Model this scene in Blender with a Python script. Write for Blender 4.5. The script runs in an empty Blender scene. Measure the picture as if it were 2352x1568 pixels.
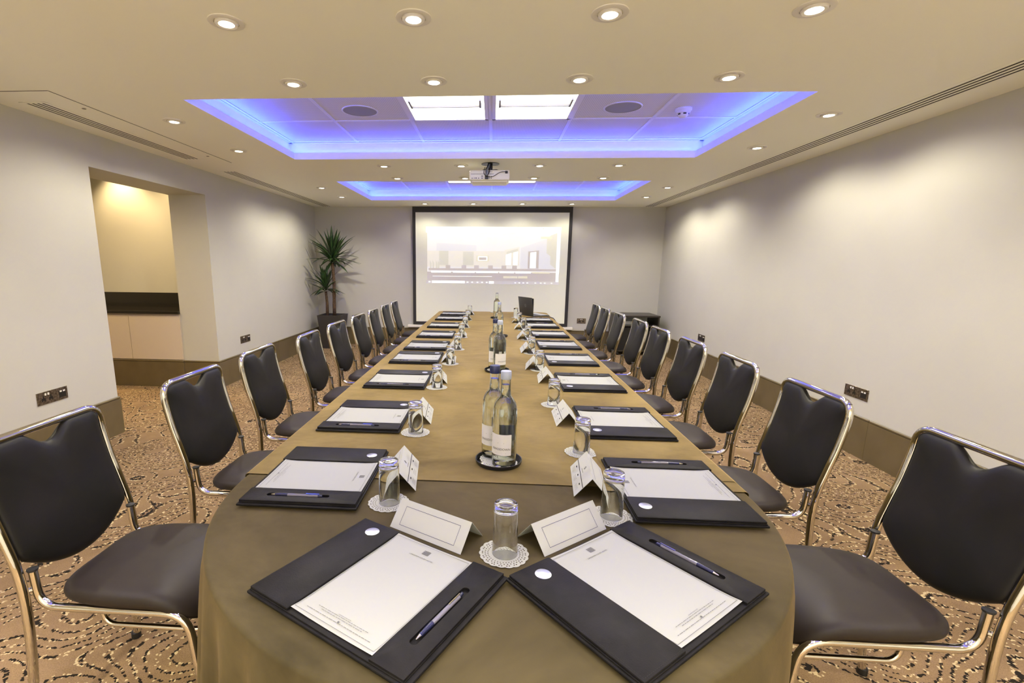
import bpy, bmesh, math, random
from mathutils import Vector, Matrix

random.seed(7)
PI = math.pi
scene = bpy.context.scene
COL = scene.collection

# ------------------------------------------------------------------ camera
def make_camera():
    cd = bpy.data.cameras.new('camera')
    cam = bpy.data.objects.new('camera', cd)
    COL.objects.link(cam)
    yaw, pit, rol = -0.0659369743, 0.189981507, -0.00938635756
    f, cx, cy = 1116.1925, 1056.36708, 823.428692
    cyw, syw = math.cos(yaw), math.sin(yaw)
    fw = Vector((syw*math.cos(pit), cyw*math.cos(pit), -math.sin(pit)))
    r = Vector((cyw, -syw, 0))
    d = fw.cross(r)
    r2 = r*math.cos(rol) + d*math.sin(rol)
    d2 = -r*math.sin(rol) + d*math.cos(rol)
    M = Matrix(((r2.x, -d2.x, -fw.x, 0), (r2.y, -d2.y, -fw.y, 0), (r2.z, -d2.z, -fw.z, 1.375), (0, 0, 0, 1)))
    cam.matrix_world = M
    cd.sensor_fit = 'HORIZONTAL'
    cd.sensor_width = 36.0
    cd.lens = f/2352*36.0
    cd.shift_x = (1176-cx)/2352
    cd.shift_y = (cy-784)/2352
    cd.clip_start = 0.02
    scene.camera = cam
make_camera()

# ------------------------------------------------------------------ world, exposure, light levels
world = bpy.data.worlds.new('world'); scene.world = world
world.use_nodes = True
world.node_tree.nodes['Background'].inputs[0].default_value = (0.5, 0.45, 0.4, 1)
world.node_tree.nodes['Background'].inputs[1].default_value = 0.05
scene.view_settings.view_transform = 'Standard'
scene.view_settings.look = 'None'
scene.view_settings.exposure = 0.64
scene.view_settings.gamma = 1.0
scene.view_settings.use_curve_mapping = False
scene.cycles.use_denoising = True
scene.cycles.max_bounces = 12
scene.cycles.diffuse_bounces = 8
scene.cycles.glossy_bounces = 4
scene.cycles.transmission_bounces = 10
scene.cycles.transparent_max_bounces = 10
scene.cycles.sample_clamp_indirect = 4.0
scene.cycles.use_light_tree = True

SPOT_W = 31.0          # one downlight
PANEL_E = 3.2         # radiance of the fluorescent panels
BLUE_W = 5.0           # one metre of blue strip
WARM = (1.0, 0.91, 0.69)
TUBE = (1.0, 0.98, 0.86)
BLUE = (0.02, 0.055, 1.0)
NICHE = (1.0, 0.72, 0.36)

# ------------------------------------------------------------------ materials
def mat(name, color, rough=0.5, metal=0.0, spec=0.5, sheen=0.0, emit=None, strength=0.0, coat=0.0):
    m = bpy.data.materials.new(name); m.use_nodes = True
    b = m.node_tree.nodes['Principled BSDF']
    b.inputs['Base Color'].default_value = (*color, 1)
    b.inputs['Roughness'].default_value = rough
    b.inputs['Metallic'].default_value = metal
    b.inputs['Specular IOR Level'].default_value = spec
    if sheen:
        b.inputs['Sheen Weight'].default_value = sheen
        b.inputs['Sheen Roughness'].default_value = 0.4
    if coat: b.inputs['Coat Weight'].default_value = coat
    if emit:
        b.inputs['Emission Color'].default_value = (*emit, 1)
        b.inputs['Emission Strength'].default_value = strength
    return m

def nodes(m): return m.node_tree.nodes, m.node_tree.links, m.node_tree.nodes['Principled BSDF']

def add_noise_color(m, c1, c2, scale, detail=3, lo=0.35, hi=0.65, stretch=(1, 1, 1), bump=0.0, bscale=None, bdist=0.002):
    n, l, b = nodes(m)
    tc = n.new('ShaderNodeTexCoord'); mp = n.new('ShaderNodeMapping')
    mp.inputs['Scale'].default_value = stretch
    l.new(tc.outputs['Object'], mp.inputs[0])
    nz = n.new('ShaderNodeTexNoise'); nz.inputs['Scale'].default_value = scale; nz.inputs['Detail'].default_value = detail
    l.new(mp.outputs[0], nz.inputs['Vector'])
    r = n.new('ShaderNodeValToRGB')
    r.color_ramp.elements[0].position = lo; r.color_ramp.elements[0].color = (*c1, 1)
    r.color_ramp.elements[1].position = hi; r.color_ramp.elements[1].color = (*c2, 1)
    l.new(nz.outputs['Fac'], r.inputs[0]); l.new(r.outputs[0], b.inputs['Base Color'])
    if bump:
        n2 = n.new('ShaderNodeTexNoise'); n2.inputs['Scale'].default_value = bscale or scale*5; n2.inputs['Detail'].default_value = 3
        l.new(tc.outputs['Object'], n2.inputs['Vector'])
        bp = n.new('ShaderNodeBump'); bp.inputs['Strength'].default_value = bump; bp.inputs['Distance'].default_value = bdist
        l.new(n2.outputs['Fac'], bp.inputs['Height']); l.new(bp.outputs[0], b.inputs['Normal'])
    return m

WALL = add_noise_color(mat('wall_paint', (0.6, 0.56, 0.52), 0.6, spec=0.3), (0.500, 0.493, 0.450), (0.515, 0.508, 0.465), 2.5, bump=0.05, bscale=160, bdist=0.001)
CEIL = add_noise_color(mat('ceiling_paint', (0.7, 0.66, 0.6), 0.55, spec=0.3), (0.935, 0.93, 0.82), (0.94, 0.935, 0.825), 1.5)
TILE = mat('ceiling_tile_perforated', (0.72, 0.71, 0.70), 0.6)
def tile_nodes():
    n, l, b = nodes(TILE)
    tc = n.new('ShaderNodeTexCoord'); mp = n.new('ShaderNodeMapping'); mp.inputs['Scale'].default_value = (80, 80, 80)
    l.new(tc.outputs['Object'], mp.inputs[0])
    v = n.new('ShaderNodeTexVoronoi'); v.voronoi_dimensions = '2D'; v.inputs['Scale'].default_value = 1; v.inputs['Randomness'].default_value = 0
    l.new(mp.outputs[0], v.inputs['Vector'])
    r = n.new('ShaderNodeValToRGB')
    r.color_ramp.elements[0].position = 0.2; r.color_ramp.elements[0].color = (0.4, 0.38, 0.37, 1)
    r.color_ramp.elements[1].position = 0.3; r.color_ramp.elements[1].color = (0.72, 0.70, 0.68, 1)
    l.new(v.outputs['Distance'], r.inputs[0]); l.new(r.outputs[0], b.inputs['Base Color'])
tile_nodes()
WHITE = mat('white_metal', (0.75, 0.73, 0.70), 0.4)
SKIRT = add_noise_color(mat('bronze_baseboard', (0.13, 0.1, 0.05), 0.35, spec=0.5), (0.110, 0.084, 0.040), (0.130, 0.100, 0.050), 6)
GROOVE = mat('dark_slot', (0.03, 0.022, 0.015), 0.7)
CHROME = mat('chrome', (0.66, 0.64, 0.61), 0.07, metal=1.0)
VINYL = add_noise_color(mat('black_vinyl', (0.02, 0.02, 0.02), 0.45, spec=0.22), (0.009, 0.009, 0.008), (0.012, 0.011, 0.010), 8, bump=0.15, bscale=500, bdist=0.0006)
SEATV = add_noise_color(mat('dark_brown_vinyl', (0.03, 0.022, 0.018), 0.5, spec=0.25), (0.019, 0.014, 0.011), (0.024, 0.018, 0.014), 9, bump=0.15, bscale=500, bdist=0.0006)
RUBBER = mat('black_rubber', (0.015, 0.015, 0.015), 0.6)
LEATHER = add_noise_color(mat('black_leather', (0.02, 0.02, 0.022), 0.5, spec=0.09), (0.008, 0.0075, 0.008), (0.012, 0.011, 0.012), 30, bump=0.35, bscale=350, bdist=0.0008)
STITCH = mat('black_thread', (0.004, 0.004, 0.004), 0.8)
PAPER = mat('white_paper', (0.305, 0.312, 0.306), 0.9, spec=0.0)
CARD = mat('white_card', (0.42, 0.43, 0.41), 0.7, spec=0.2)
INK = mat('grey_ink', (0.11, 0.11, 0.115), 0.8, spec=0.0)
INKD = mat('dark_ink', (0.03, 0.03, 0.035), 0.8, spec=0.0)
INKB = mat('blue_grey_ink', (0.06, 0.06, 0.14), 0.7, spec=0.0)
DOILY = mat('paper_lace', (0.375, 0.38, 0.35), 0.8, spec=0.2)
COIN = mat('silver_disc_cove_tint', (0.50, 0.52, 0.62), 0.30, metal=1.0)  # bluish base colour imitates the blue cove light reflected in the metal
PENB = mat('navy_plastic', (0.012, 0.014, 0.05), 0.25)
PENC = mat('clear_plastic', (0.30, 0.29, 0.38), 0.08, spec=0.8); nodes(PENC)[2].inputs['Transmission Weight'].default_value = 0.5
GRAN = mat('black_granite', (0.012, 0.010, 0.008), 0.12)
CUPB = mat('cream_cabinet', (0.58, 0.50, 0.41), 0.5)
BLACK = mat('black_fabric_border', (0.022, 0.021, 0.022), 0.7)
SCREENM = mat('matte_screen', (0.84, 0.87, 0.76), 0.9, spec=0.1)
LAPT = mat('laptop_dark_grey', (0.035, 0.035, 0.034), 0.35)
SILV = mat('laptop_silver', (0.4, 0.42, 0.43), 0.35, metal=0.6)
POT = mat('dark_grey_planter', (0.035, 0.031, 0.030), 0.5)
SOIL = mat('soil', (0.02, 0.014, 0.01), 0.9)
TRUNK = add_noise_color(mat('yucca_bark', (0.15, 0.09, 0.05), 0.8), (0.035, 0.02, 0.011), (0.13, 0.075, 0.04), 30, stretch=(1, 1, 4))
LEAF = add_noise_color(mat('yucca_leaf', (0.03, 0.08, 0.02), 0.4), (0.012, 0.035, 0.010), (0.035, 0.085, 0.02), 6)
PROJ = mat('projector_white', (0.90, 0.90, 0.78), 0.4)
BRONZE = add_noise_color(mat('smoked_metal_plate', (0.12, 0.1, 0.08), 0.3, metal=0.8), (0.10, 0.08, 0.06), (0.28, 0.24, 0.19), 90)
DARK = mat('black_plastic', (0.012, 0.012, 0.012), 0.4)
SILVCAP = mat('pale_blue_cap', (0.36, 0.40, 0.50), 0.35)
NAVYCAP = mat('navy_cap', (0.012, 0.018, 0.07), 0.35)
LABEL = mat('bottle_label', (0.66, 0.65, 0.64), 0.5)
SPKR = mat('speaker_grille', (0.30, 0.30, 0.33), 0.7)
LENS = mat('lamp_lens', (1, 1, 1), 0.3, emit=(1.0, 0.90, 0.70), strength=14.0)
BAFFLE = mat('baffle_grey', (0.30, 0.29, 0.25), 0.5)
PANEL = mat('fluorescent_diffuser', (0.9, 0.9, 0.85), 0.4, emit=TUBE, strength=PANEL_E)

def glass_mat(name, color=(1, 1, 1), ior=1.45, rough=0.0):
    m = bpy.data.materials.new(name); m.use_nodes = True
    n = m.node_tree.nodes; l = m.node_tree.links
    n.remove(n['Principled BSDF'])
    g = n.new('ShaderNodeBsdfGlass'); g.inputs['Color'].default_value = (*color, 1); g.inputs['IOR'].default_value = ior; g.inputs['Roughness'].default_value = rough
    l.new(g.outputs[0], n['Material Output'].inputs['Surface'])
    return m
GLASS = glass_mat('clear_glass', (0.985, 0.99, 0.985))
BOTG = glass_mat('bottle_glass', (0.99, 1.0, 0.985), 1.45)
WATER = glass_mat('water', (0.99, 1.0, 0.985), 1.33)

def carpet():
    m = mat('patterned_carpet', (0.4, 0.25, 0.13), 0.95, spec=0.1)
    n, l, b = nodes(m)
    tc = n.new('ShaderNodeTexCoord')
    # little woven cells: the swirling rows are evaluated once per cell, so their edges look tufted
    v = n.new('ShaderNodeTexVoronoi'); v.voronoi_dimensions = '2D'; v.inputs['Scale'].default_value = 150
    l.new(tc.outputs['Object'], v.inputs['Vector'])
    f = n.new('ShaderNodeTexNoise'); f.noise_dimensions = '2D'; f.inputs['Scale'].default_value = 1.7; f.inputs['Detail'].default_value = 1.0
    f.inputs['Roughness'].default_value = 0.35
    l.new(v.outputs['Position'], f.inputs['Vector'])
    def M(op, a, bb=None, cc=None):
        x = n.new('ShaderNodeMath'); x.operation = op
        for i, q in enumerate((a, bb, cc)):
            if q is None: continue
            if isinstance(q, (int, float)): x.inputs[i].default_value = q
            else: l.new(q, x.inputs[i])
        return x.outputs[0]
    ph = M('MULTIPLY', f.outputs['Fac'], 22.0)
    fr = M('FRACT', ph)
    dist = M('ABSOLUTE', M('SUBTRACT', fr, 0.5))          # 0 on the row centre
    # break-up along the rows
    br = n.new('ShaderNodeTexNoise'); br.noise_dimensions = '2D'; br.inputs['Scale'].default_value = 58; br.inputs['Detail'].default_value = 1
    l.new(v.outputs['Position'], br.inputs['Vector'])
    row = M('LESS_THAN', dist, 0.105)
    on = M('GREATER_THAN', br.outputs['Fac'], 0.46)
    dark = M('MULTIPLY', row, on)
    row2 = M('LESS_THAN', M('ABSOLUTE', M('SUBTRACT', dist, 0.135)), 0.05)
    on2 = M('LESS_THAN', br.outputs['Fac'], 0.46)
    cream = M('MULTIPLY', row2, on2)
    # tan ground
    g = n.new('ShaderNodeTexNoise'); g.inputs['Scale'].default_value = 1.3; g.inputs['Detail'].default_value = 6; g.inputs['Roughness'].default_value = 0.7
    l.new(tc.outputs['Object'], g.inputs['Vector'])
    r = n.new('ShaderNodeValToRGB')
    r.color_ramp.elements[0].position = 0.35; r.color_ramp.elements[0].color = (0.165, 0.108, 0.060, 1)
    r.color_ramp.elements[1].position = 0.65; r.color_ramp.elements[1].color = (0.262, 0.176, 0.100, 1)
    l.new(g.outputs['Fac'], r.inputs[0])
    fine = n.new('ShaderNodeTexNoise'); fine.inputs['Scale'].default_value = 260
    l.new(tc.outputs['Object'], fine.inputs['Vector'])
    mx0 = n.new('ShaderNodeMix'); mx0.data_type = 'RGBA'; mx0.blend_type = 'OVERLAY'; mx0.inputs[0].default_value = 0.5
    l.new(r.outputs[0], mx0.inputs[6]); l.new(fine.outputs['Fac'], mx0.inputs[7])
    mx1 = n.new('ShaderNodeMix'); mx1.data_type = 'RGBA'; mx1.inputs[7].default_value = (0.018, 0.014, 0.011, 1)
    l.new(dark, mx1.inputs[0]); l.new(mx0.outputs[2], mx1.inputs[6])
    mx2 = n.new('ShaderNodeMix'); mx2.data_type = 'RGBA'; mx2.inputs[7].default_value = (0.48, 0.38, 0.22, 1)
    l.new(cream, mx2.inputs[0]); l.new(mx1.outputs[2], mx2.inputs[6])
    l.new(mx2.outputs[2], b.inputs['Base Color'])
    bp = n.new('ShaderNodeBump'); bp.inputs['Strength'].default_value = 0.5; bp.inputs['Distance'].default_value = 0.003
    l.new(fine.outputs['Fac'], bp.inputs['Height']); l.new(bp.outputs[0], b.inputs['Normal'])
    return m
CARPET = carpet()

def velvet(name, c1, c2):
    m = mat(name, (0.14, 0.1, 0.06), 0.85, spec=0.1, sheen=0.5)
    n, l, b = nodes(m)
    b.inputs['Sheen Tint'].default_value = (1.0, 0.72, 0.32, 1)
    tc = n.new('ShaderNodeTexCoord')
    nz = n.new('ShaderNodeTexNoise'); nz.inputs['Scale'].default_value = 2.6; nz.inputs['Detail'].default_value = 5; nz.inputs['Roughness'].default_value = 0.62
    nz.inputs['Distortion'].default_value = 0.5
    l.new(tc.outputs['Object'], nz.inputs['Vector'])
    r = n.new('ShaderNodeValToRGB')
    r.color_ramp.elements[0].position = 0.3; r.color_ramp.elements[0].color = (*c1, 1)
    r.color_ramp.elements[1].position = 0.7; r.color_ramp.elements[1].color = (*c2, 1)
    l.new(nz.outputs['Fac'], r.inputs[0]); l.new(r.outputs[0], b.inputs['Base Color'])
    w = n.new('ShaderNodeTexNoise'); w.inputs['Scale'].default_value = 4.5; w.inputs['Detail'].default_value = 3; w.inputs['Distortion'].default_value = 0.3
    mp = n.new('ShaderNodeMapping'); mp.inputs['Scale'].default_value = (1.0, 1.25, 1)
    l.new(tc.outputs['Object'], mp.inputs[0]); l.new(mp.outputs[0], w.inputs['Vector'])
    bp = n.new('ShaderNodeBump'); bp.inputs['Strength'].default_value = 0.55; bp.inputs['Distance'].default_value = 0.012
    l.new(w.outputs['Fac'], bp.inputs['Height'])
    w2 = n.new('ShaderNodeTexNoise'); w2.inputs['Scale'].default_value = 300
    l.new(tc.outputs['Object'], w2.inputs['Vector'])
    bp2 = n.new('ShaderNodeBump'); bp2.inputs['Strength'].default_value = 0.15; bp2.inputs['Distance'].default_value = 0.001
    l.new(w2.outputs['Fac'], bp2.inputs['Height']); l.new(bp.outputs[0], bp2.inputs['Normal'])
    l.new(bp2.outputs[0], b.inputs['Normal'])
    return m
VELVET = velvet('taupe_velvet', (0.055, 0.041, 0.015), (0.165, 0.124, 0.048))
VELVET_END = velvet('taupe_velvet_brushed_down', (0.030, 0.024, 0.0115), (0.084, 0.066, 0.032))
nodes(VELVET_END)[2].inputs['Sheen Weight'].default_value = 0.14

# ------------------------------------------------------------------ mesh helpers
class MB:
    def __init__(s): s.bm = bmesh.new()
    def box(s, x0, x1, y0, y1, z0, z1, bevel=0.0, seg=2):
        r = bmesh.ops.create_cube(s.bm, size=1.0)
        vs = r['verts']
        bmesh.ops.scale(s.bm, vec=(x1-x0, y1-y0, z1-z0), verts=vs)
        bmesh.ops.translate(s.bm, vec=((x0+x1)/2, (y0+y1)/2, (z0+z1)/2), verts=vs)
        if bevel > 0:
            es = list({e for v in vs for e in v.link_edges})
            bmesh.ops.bevel(s.bm, geom=es, offset=bevel, segments=seg, affect='EDGES', profile=0.5)
        return s
    def poly(s, pts):
        s.bm.faces.new([s.bm.verts.new(p) for p in pts]); return s
    def loft(s, rings, closed=True, cap0=False, cap1=False):
        vr = [[s.bm.verts.new(p) for p in r] for r in rings]
        n = len(rings[0])
        for a, b in zip(vr[:-1], vr[1:]):
            for i in range(n if closed else n-1):
                j = (i+1) % n
                s.bm.faces.new((a[i], a[j], b[j], b[i]))
        if cap0: s.bm.faces.new(list(reversed(vr[0])))
        if cap1: s.bm.faces.new(vr[-1])
        return s
    def lathe(s, prof, c=(0, 0, 0), n=32, cap0=True, cap1=True, closed_prof=False):
        rings = []
        for (r, z) in prof:
            rings.append([(c[0]+max(r, 1e-5)*math.cos(2*PI*i/n), c[1]+max(r, 1e-5)*math.sin(2*PI*i/n), c[2]+z) for i in range(n)])
        if closed_prof: rings.append(rings[0]); cap0 = cap1 = False
        s.loft(rings, True, cap0, cap1)
        if closed_prof: bmesh.ops.remove_doubles(s.bm, verts=s.bm.verts, dist=1e-6)
        return s
    def tube(s, pts, r, n=10, caps=True):
        P = [Vector(p) for p in pts]
        T = []
        for i in range(len(P)):
            a = P[max(i-1, 0)]; b = P[min(i+1, len(P)-1)]
            T.append((b-a).normalized())
        u = T[0].orthogonal().normalized()
        rings = []
        for i, p in enumerate(P):
            u = (u - T[i]*u.dot(T[i])).normalized(); v = T[i].cross(u)
            rr = r(i/(len(P)-1)) if callable(r) else r
            rings.append([p + u*rr*math.cos(2*PI*k/n) + v*rr*math.sin(2*PI*k/n) for k in range(n)])
        return s.loft(rings, True, caps, caps)
    def build(s, name, m, parent=None, smooth=False, loc=None, angle=None):
        bmesh.ops.recalc_face_normals(s.bm, faces=s.bm.faces)
        me = bpy.data.meshes.new(name); s.bm.to_mesh(me); s.bm.free()
        for x in (m if isinstance(m, (list, tuple)) else [m]): me.materials.append(x)
        if smooth:
            me.polygons.foreach_set('use_smooth', [True]*len(me.polygons))
            if angle: me.set_sharp_from_angle(angle=angle)
        o = bpy.data.objects.new(name, me); COL.objects.link(o)
        if parent: o.parent = parent
        if loc: o.location = loc
        return o

def fillet(pts, rad, seg=6):
    P = [Vector(p) for p in pts]; out = [P[0]]
    for i in range(1, len(P)-1):
        a, b, c = P[i-1], P[i], P[i+1]
        d1 = (a-b); d2 = (c-b)
        r = min(rad if not isinstance(rad, (list, tuple)) else rad[i-1], d1.length*0.49, d2.length*0.49)
        p1 = b + d1.normalized()*r; p2 = b + d2.normalized()*r
        for k in range(seg+1):
            t = k/seg
            out.append(p1*(1-t)**2 + b*2*t*(1-t) + p2*t*t)
    out.append(P[-1]); return out

def thing(name, label, cat, loc=(0, 0, 0), rz=0.0, group=None):
    o = bpy.data.objects.new(name, None); COL.objects.link(o)
    o.empty_display_size = 0.05
    o.location = loc; o.rotation_euler = (0, 0, rz)
    o['label'] = label; o['category'] = cat
    if group: o['group'] = group
    return o
def tag(o, label, cat, group=None):
    o['label'] = label; o['category'] = cat
    if group: o['group'] = group
    return o
def struct(o): o['kind'] = 'structure'; return o
def kids(o): return [c for c in COL.objects if c.parent == o]
def dup(o, loc, rz, label):
    def cp(a, par):
        c = a.copy(); COL.objects.link(c)
        if par: c.parent = par
        for ch in list(a.children): cp(ch, c)
        return c
    r = cp(o, None); r.location = loc; r.rotation_euler = (0, 0, rz); r['label'] = label
    return r
ORD = ['nearest', 'second nearest', 'third nearest', 'fourth nearest', 'fifth nearest', 'fifth farthest... ']
def ordn(i, n):
    near = ['nearest', 'second from the camera', 'third from the camera', 'fourth from the camera', 'fifth from the camera']
    far = ['farthest', 'second from the far end', 'third from the far end', 'fourth from the far end', 'fifth from the far end']
    return near[i] if i < n/2 else far[n-1-i]

def text_mesh(body, size, loc, name, m, parent, rz=0.0, align='CENTER'):
    cu = bpy.data.curves.new(name, 'FONT'); cu.body = body; cu.size = size; cu.align_x = align; cu.resolution_u = 2
    t = bpy.data.objects.new(name, cu); COL.objects.link(t)
    bpy.context.view_layer.update()
    me = bpy.data.meshes.new_from_object(t)
    bpy.data.objects.remove(t)
    me.materials.append(m)
    return me

def text_into(mb, body, size, x, y, z, M=None, align='CENTER'):
    """letters as flat faces in the xy plane, added to mb (optionally transformed by M)"""
    me = text_mesh(body, size, None, 'letters', INK, None, align=align)
    n0 = len(mb.bm.verts)
    mb.bm.from_mesh(me)
    mb.bm.verts.ensure_lookup_table()
    vs = [mb.bm.verts[i] for i in range(n0, len(mb.bm.verts))]
    T = Matrix.Translation((x, y, z))
    if M is not None: T = M @ T
    bmesh.ops.transform(mb.bm, matrix=T, verts=vs)
    bpy.data.meshes.remove(me)

# ------------------------------------------------------------------ room shell
XL, XR, YB, YF, ZC = -3.02, 2.74, 8.30, -1.60, 2.315
OP0, OP1, OPZ, WT = 3.62, 5.11, 2.07, 0.40
LX = -5.3    # far side of the lobby

struct(MB().poly([(LX-0.2, YF-0.2, 0), (XR+0.2, YF-0.2, 0), (XR+0.2, YB+0.2, 0), (LX-0.2, YB+0.2, 0)]).build('floor', CARPET))
struct(MB().box(XR, XR+0.15, YF, YB+0.15, 0, 2.7).build('wall_right', WALL))
struct(MB().box(XL-WT, XR, YB, YB+0.15, 0, 2.7).build('wall_back', WALL))
struct(MB().box(LX, XR, YF-0.15, YF, 0, 2.7).build('wall_front', WALL))
wl = MB()
wl.box(XL-WT, XL, YF, OP0, 0, 2.7).box(XL-WT, XL, OP1, YB, 0, 2.7).box(XL-WT, XL, OP0, OP1, OPZ, 2.7)
struct(wl.build('wall_left', WALL))

# recesses in the ceiling
RX0, RX1 = -1.842, 1.732
REC = [(0.144, 1.787), (2.977, 4.62), (5.812, 7.470)]  # first recess is out of view, added with its panels and blue strips
ZT = 2.465
def ceiling():
    b = MB()
    ys = [YF]
    for a, c in REC: ys += [a, c]
    ys.append(YB)
    for i in range(0, len(ys)-1, 2): b.box(XL, XR, ys[i], ys[i+1], ZC, ZC+0.012)
    for a, c in REC:
        b.box(XL, RX0, a, c, ZC, ZC+0.012); b.box(RX1, XR, a, c, ZC, ZC+0.012)
    struct(b.build('ceiling', CEIL))
ceiling()

def spot(loc, power, color, size=2.6, blend=0.5, rad=0.03, parent=None, rot=(0, 0, 0), name='bulb'):
    ld = bpy.data.lights.new(name, 'SPOT'); ld.energy = power; ld.color = color
    ld.spot_size = size; ld.spot_blend = blend; ld.shadow_soft_size = rad
    o = bpy.data.objects.new(name, ld); COL.objects.link(o); o.location = loc; o.rotation_euler = rot
    if parent: o.parent = parent
    return o

GX0, GX1 = -1.90, 1.80       # upper cove walls
trimn = [0]
def recess(i, y0, y1):
    t = 0.012
    gy0, gy1 = y0-0.055, y1+0.035
    # lip all round with a ledge behind it: the blue strips lie on the ledge
    b = MB()
    zl = 2.371
    zb = ZC+0.0122
    b.box(RX0-t, RX0, y0-t, y1+t, zb, zl).box(RX1, RX1+t, y0-t, y1+t, zb, zl)
    b.box(RX0, RX1, y0-t, y0, zb, zl).box(RX0, RX1, y1, y1+t, zb, zl)
    # upper wall
    b.box(GX0-t, GX0, gy0-t, gy1+t, ZC+0.012, ZT+0.01).box(GX1, GX1+t, gy0-t, gy1+t, ZC+0.012, ZT+0.01)
    b.box(GX0, GX1, gy0-t, gy0, ZC+0.012, ZT+0.01).box(GX0, GX1, gy1, gy1+t, ZC+0.012, ZT+0.01)
    trimn[0] += 1
    struct(b.build('trim_%d' % trimn[0], WHITE if False else CEIL))
    # tiles
    struct(MB().box(GX0, GX1, gy0, gy1, ZT, ZT+0.012).build('ceiling', TILE))
    # exposed grid bars
    g = MB(); w = 0.012
    xs = [-0.047+0.603*k for k in (-3, -2, -1, 0, 1, 2, 3)]
    for x in xs:
        if GX0+0.02 < x < GX1-0.02: g.box(x-w, x+w, gy0, gy1, ZT-0.004, ZT)
    ya = y1-0.047
    for k in range(3):
        y = ya-0.6*k
        if y > gy0+0.02: g.box(GX0, GX1, y-w, y+w, ZT-0.0045, ZT-0.0003)
    g.box(GX0, GX0+0.03, gy0, gy1, ZT-0.006, ZT).box(GX1-0.03, GX1, gy0, gy1, ZT-0.006, ZT).box(GX0, GX1, gy1-0.025, gy1, ZT-0.006, ZT)
    trimn[0] += 1
    struct(g.build('trim_%d' % trimn[0], WHITE))
    # blue strips
    for (cx, cy, L, horiz) in ((RX0-0.034, (y0+y1)/2, y1-y0, False), (RX1+0.040, (y0+y1)/2, y1-y0, False),
                               ((RX0+RX1)/2, y0-0.034, RX1-RX0, True), ((RX0+RX1)/2, y1+0.024, RX1-RX0, True)):
        ld = bpy.data.lights.new('blue_strip', 'AREA'); ld.shape = 'RECTANGLE'
        ld.size = L*0.98 if horiz else 0.016; ld.size_y = 0.016 if horiz else L*0.98
        ld.energy = BLUE_W*L; ld.color = BLUE
        o = bpy.data.objects.new('blue_strip', ld); COL.objects.link(o)
        o.location = (cx, cy, 2.3675)
        tl = math.radians(55)
        o.rotation_euler = ((PI+(tl if cy > (y0+y1)/2 else -tl), 0, 0) if horiz else (PI, (tl if cx < 0 else -tl), 0))
    return ya
RY = [recess(i, *r) for i, r in enumerate(REC)]

# fluorescent panels, two per recess
def light_panel(x0, x1, y0, y1, label):
    t = thing('recessed_light_panel', label, 'ceiling light', ((x0+x1)/2, (y0+y1)/2, ZT-0.03), 0, 'fluorescent panels in the ceiling recesses')
    hx, hy = (x1-x0)/2, (y1-y0)/2
    f = MB()
    for a in ((-hx, -hx+0.025, -hy, hy), (hx-0.025, hx, -hy, hy), (-hx, hx, -hy, -hy+0.02), (-hx, hx, hy-0.02, hy)):
        f.box(a[0], a[1], a[2], a[3], 0.018, 0.028)
    f.build('frame', WHITE, t)
    MB().box(-hx+0.025, hx-0.025, -hy+0.02, hy-0.02, 0.022, 0.027).build('diffuser', PANEL, t)
    MB().box(-hx+0.05, hx-0.05, -0.075, -0.063, 0.006, 0.020).box(-hx+0.045, -hx+0.058, -0.20, -0.05, 0.006, 0.020).box(hx-0.058, hx-0.045, -0.20, -0.05, 0.006, 0.020).build('lamp_baffle', BAFFLE, t)
wherep = ['added unseen over the near end of the table', 'in the nearer blue recess', 'in the farther blue recess behind the projector']  # first pair is unseen, added to brighten the near end
for i, ya in enumerate(RY):
    light_panel(-0.640, -0.062, ya-1.2+0.015, ya-0.6-0.015, 'bright white fluorescent panel on the left '+wherep[i])
    light_panel(-0.032, 0.545, ya-1.2+0.015, ya-0.6-0.015, 'bright white fluorescent panel on the right '+wherep[i])

# downlights
def make_downlight():
    t = thing('downlight', '', 'ceiling light', (0, 0, ZC), 0, 'recessed downlights in the ceiling')
    MB().lathe([(0.069, 0), (0.069, -0.0035), (0.063, -0.006), (0.047, -0.0045), (0.047, 0)], n=32, closed_prof=True).build('trim_ring', WHITE, t, True, angle=0.6)
    MB().lathe([(0.044, 0), (0.044, -0.009), (0.040, -0.012), (0.030, -0.010), (0.030, -0.002)], n=32, closed_prof=True).build('lamp_holder', WHITE, t, True, angle=0.6)
    MB().lathe([(0.0295, -0.001), (0.0295, -0.008), (0.02, -0.0095), (0.0, -0.010)], n=24, cap0=False).build('lens', LENS, t, True)
    return t
DL = []
XG = [-1.08, -0.33, 0.418, 1.157]
rows = [(-0.75, XG, None), (-0.09, XG, None), (0.55, [-2.18, 2.06], None), (1.42, [-2.18, 2.06], None),  # assumed rows out of view, added for light at the near end
        (2.08, XG, 'in the row nearest the camera'), (2.74, XG, 'in the second row, just before the blue recess'),
        (3.39, [-2.175, 2.055], 'beside the nearer blue recess, closer to the camera'), (4.25, [-2.18, 2.065], 'beside the nearer blue recess, farther back'),
        (4.92, XG, 'in the row level with the projector mount'), (5.59, XG, 'in the row just beyond the projector'),
        (6.25, [-2.17, 2.06], 'beside the farther blue recess, closer to the camera'), (7.08, [-2.17, 2.06], 'beside the farther blue recess, farther back'),
        (7.83, [-1.09, -0.333, 0.423, 1.175], 'in the last row above the projection screen')]
proto = make_downlight()
first = True
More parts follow.
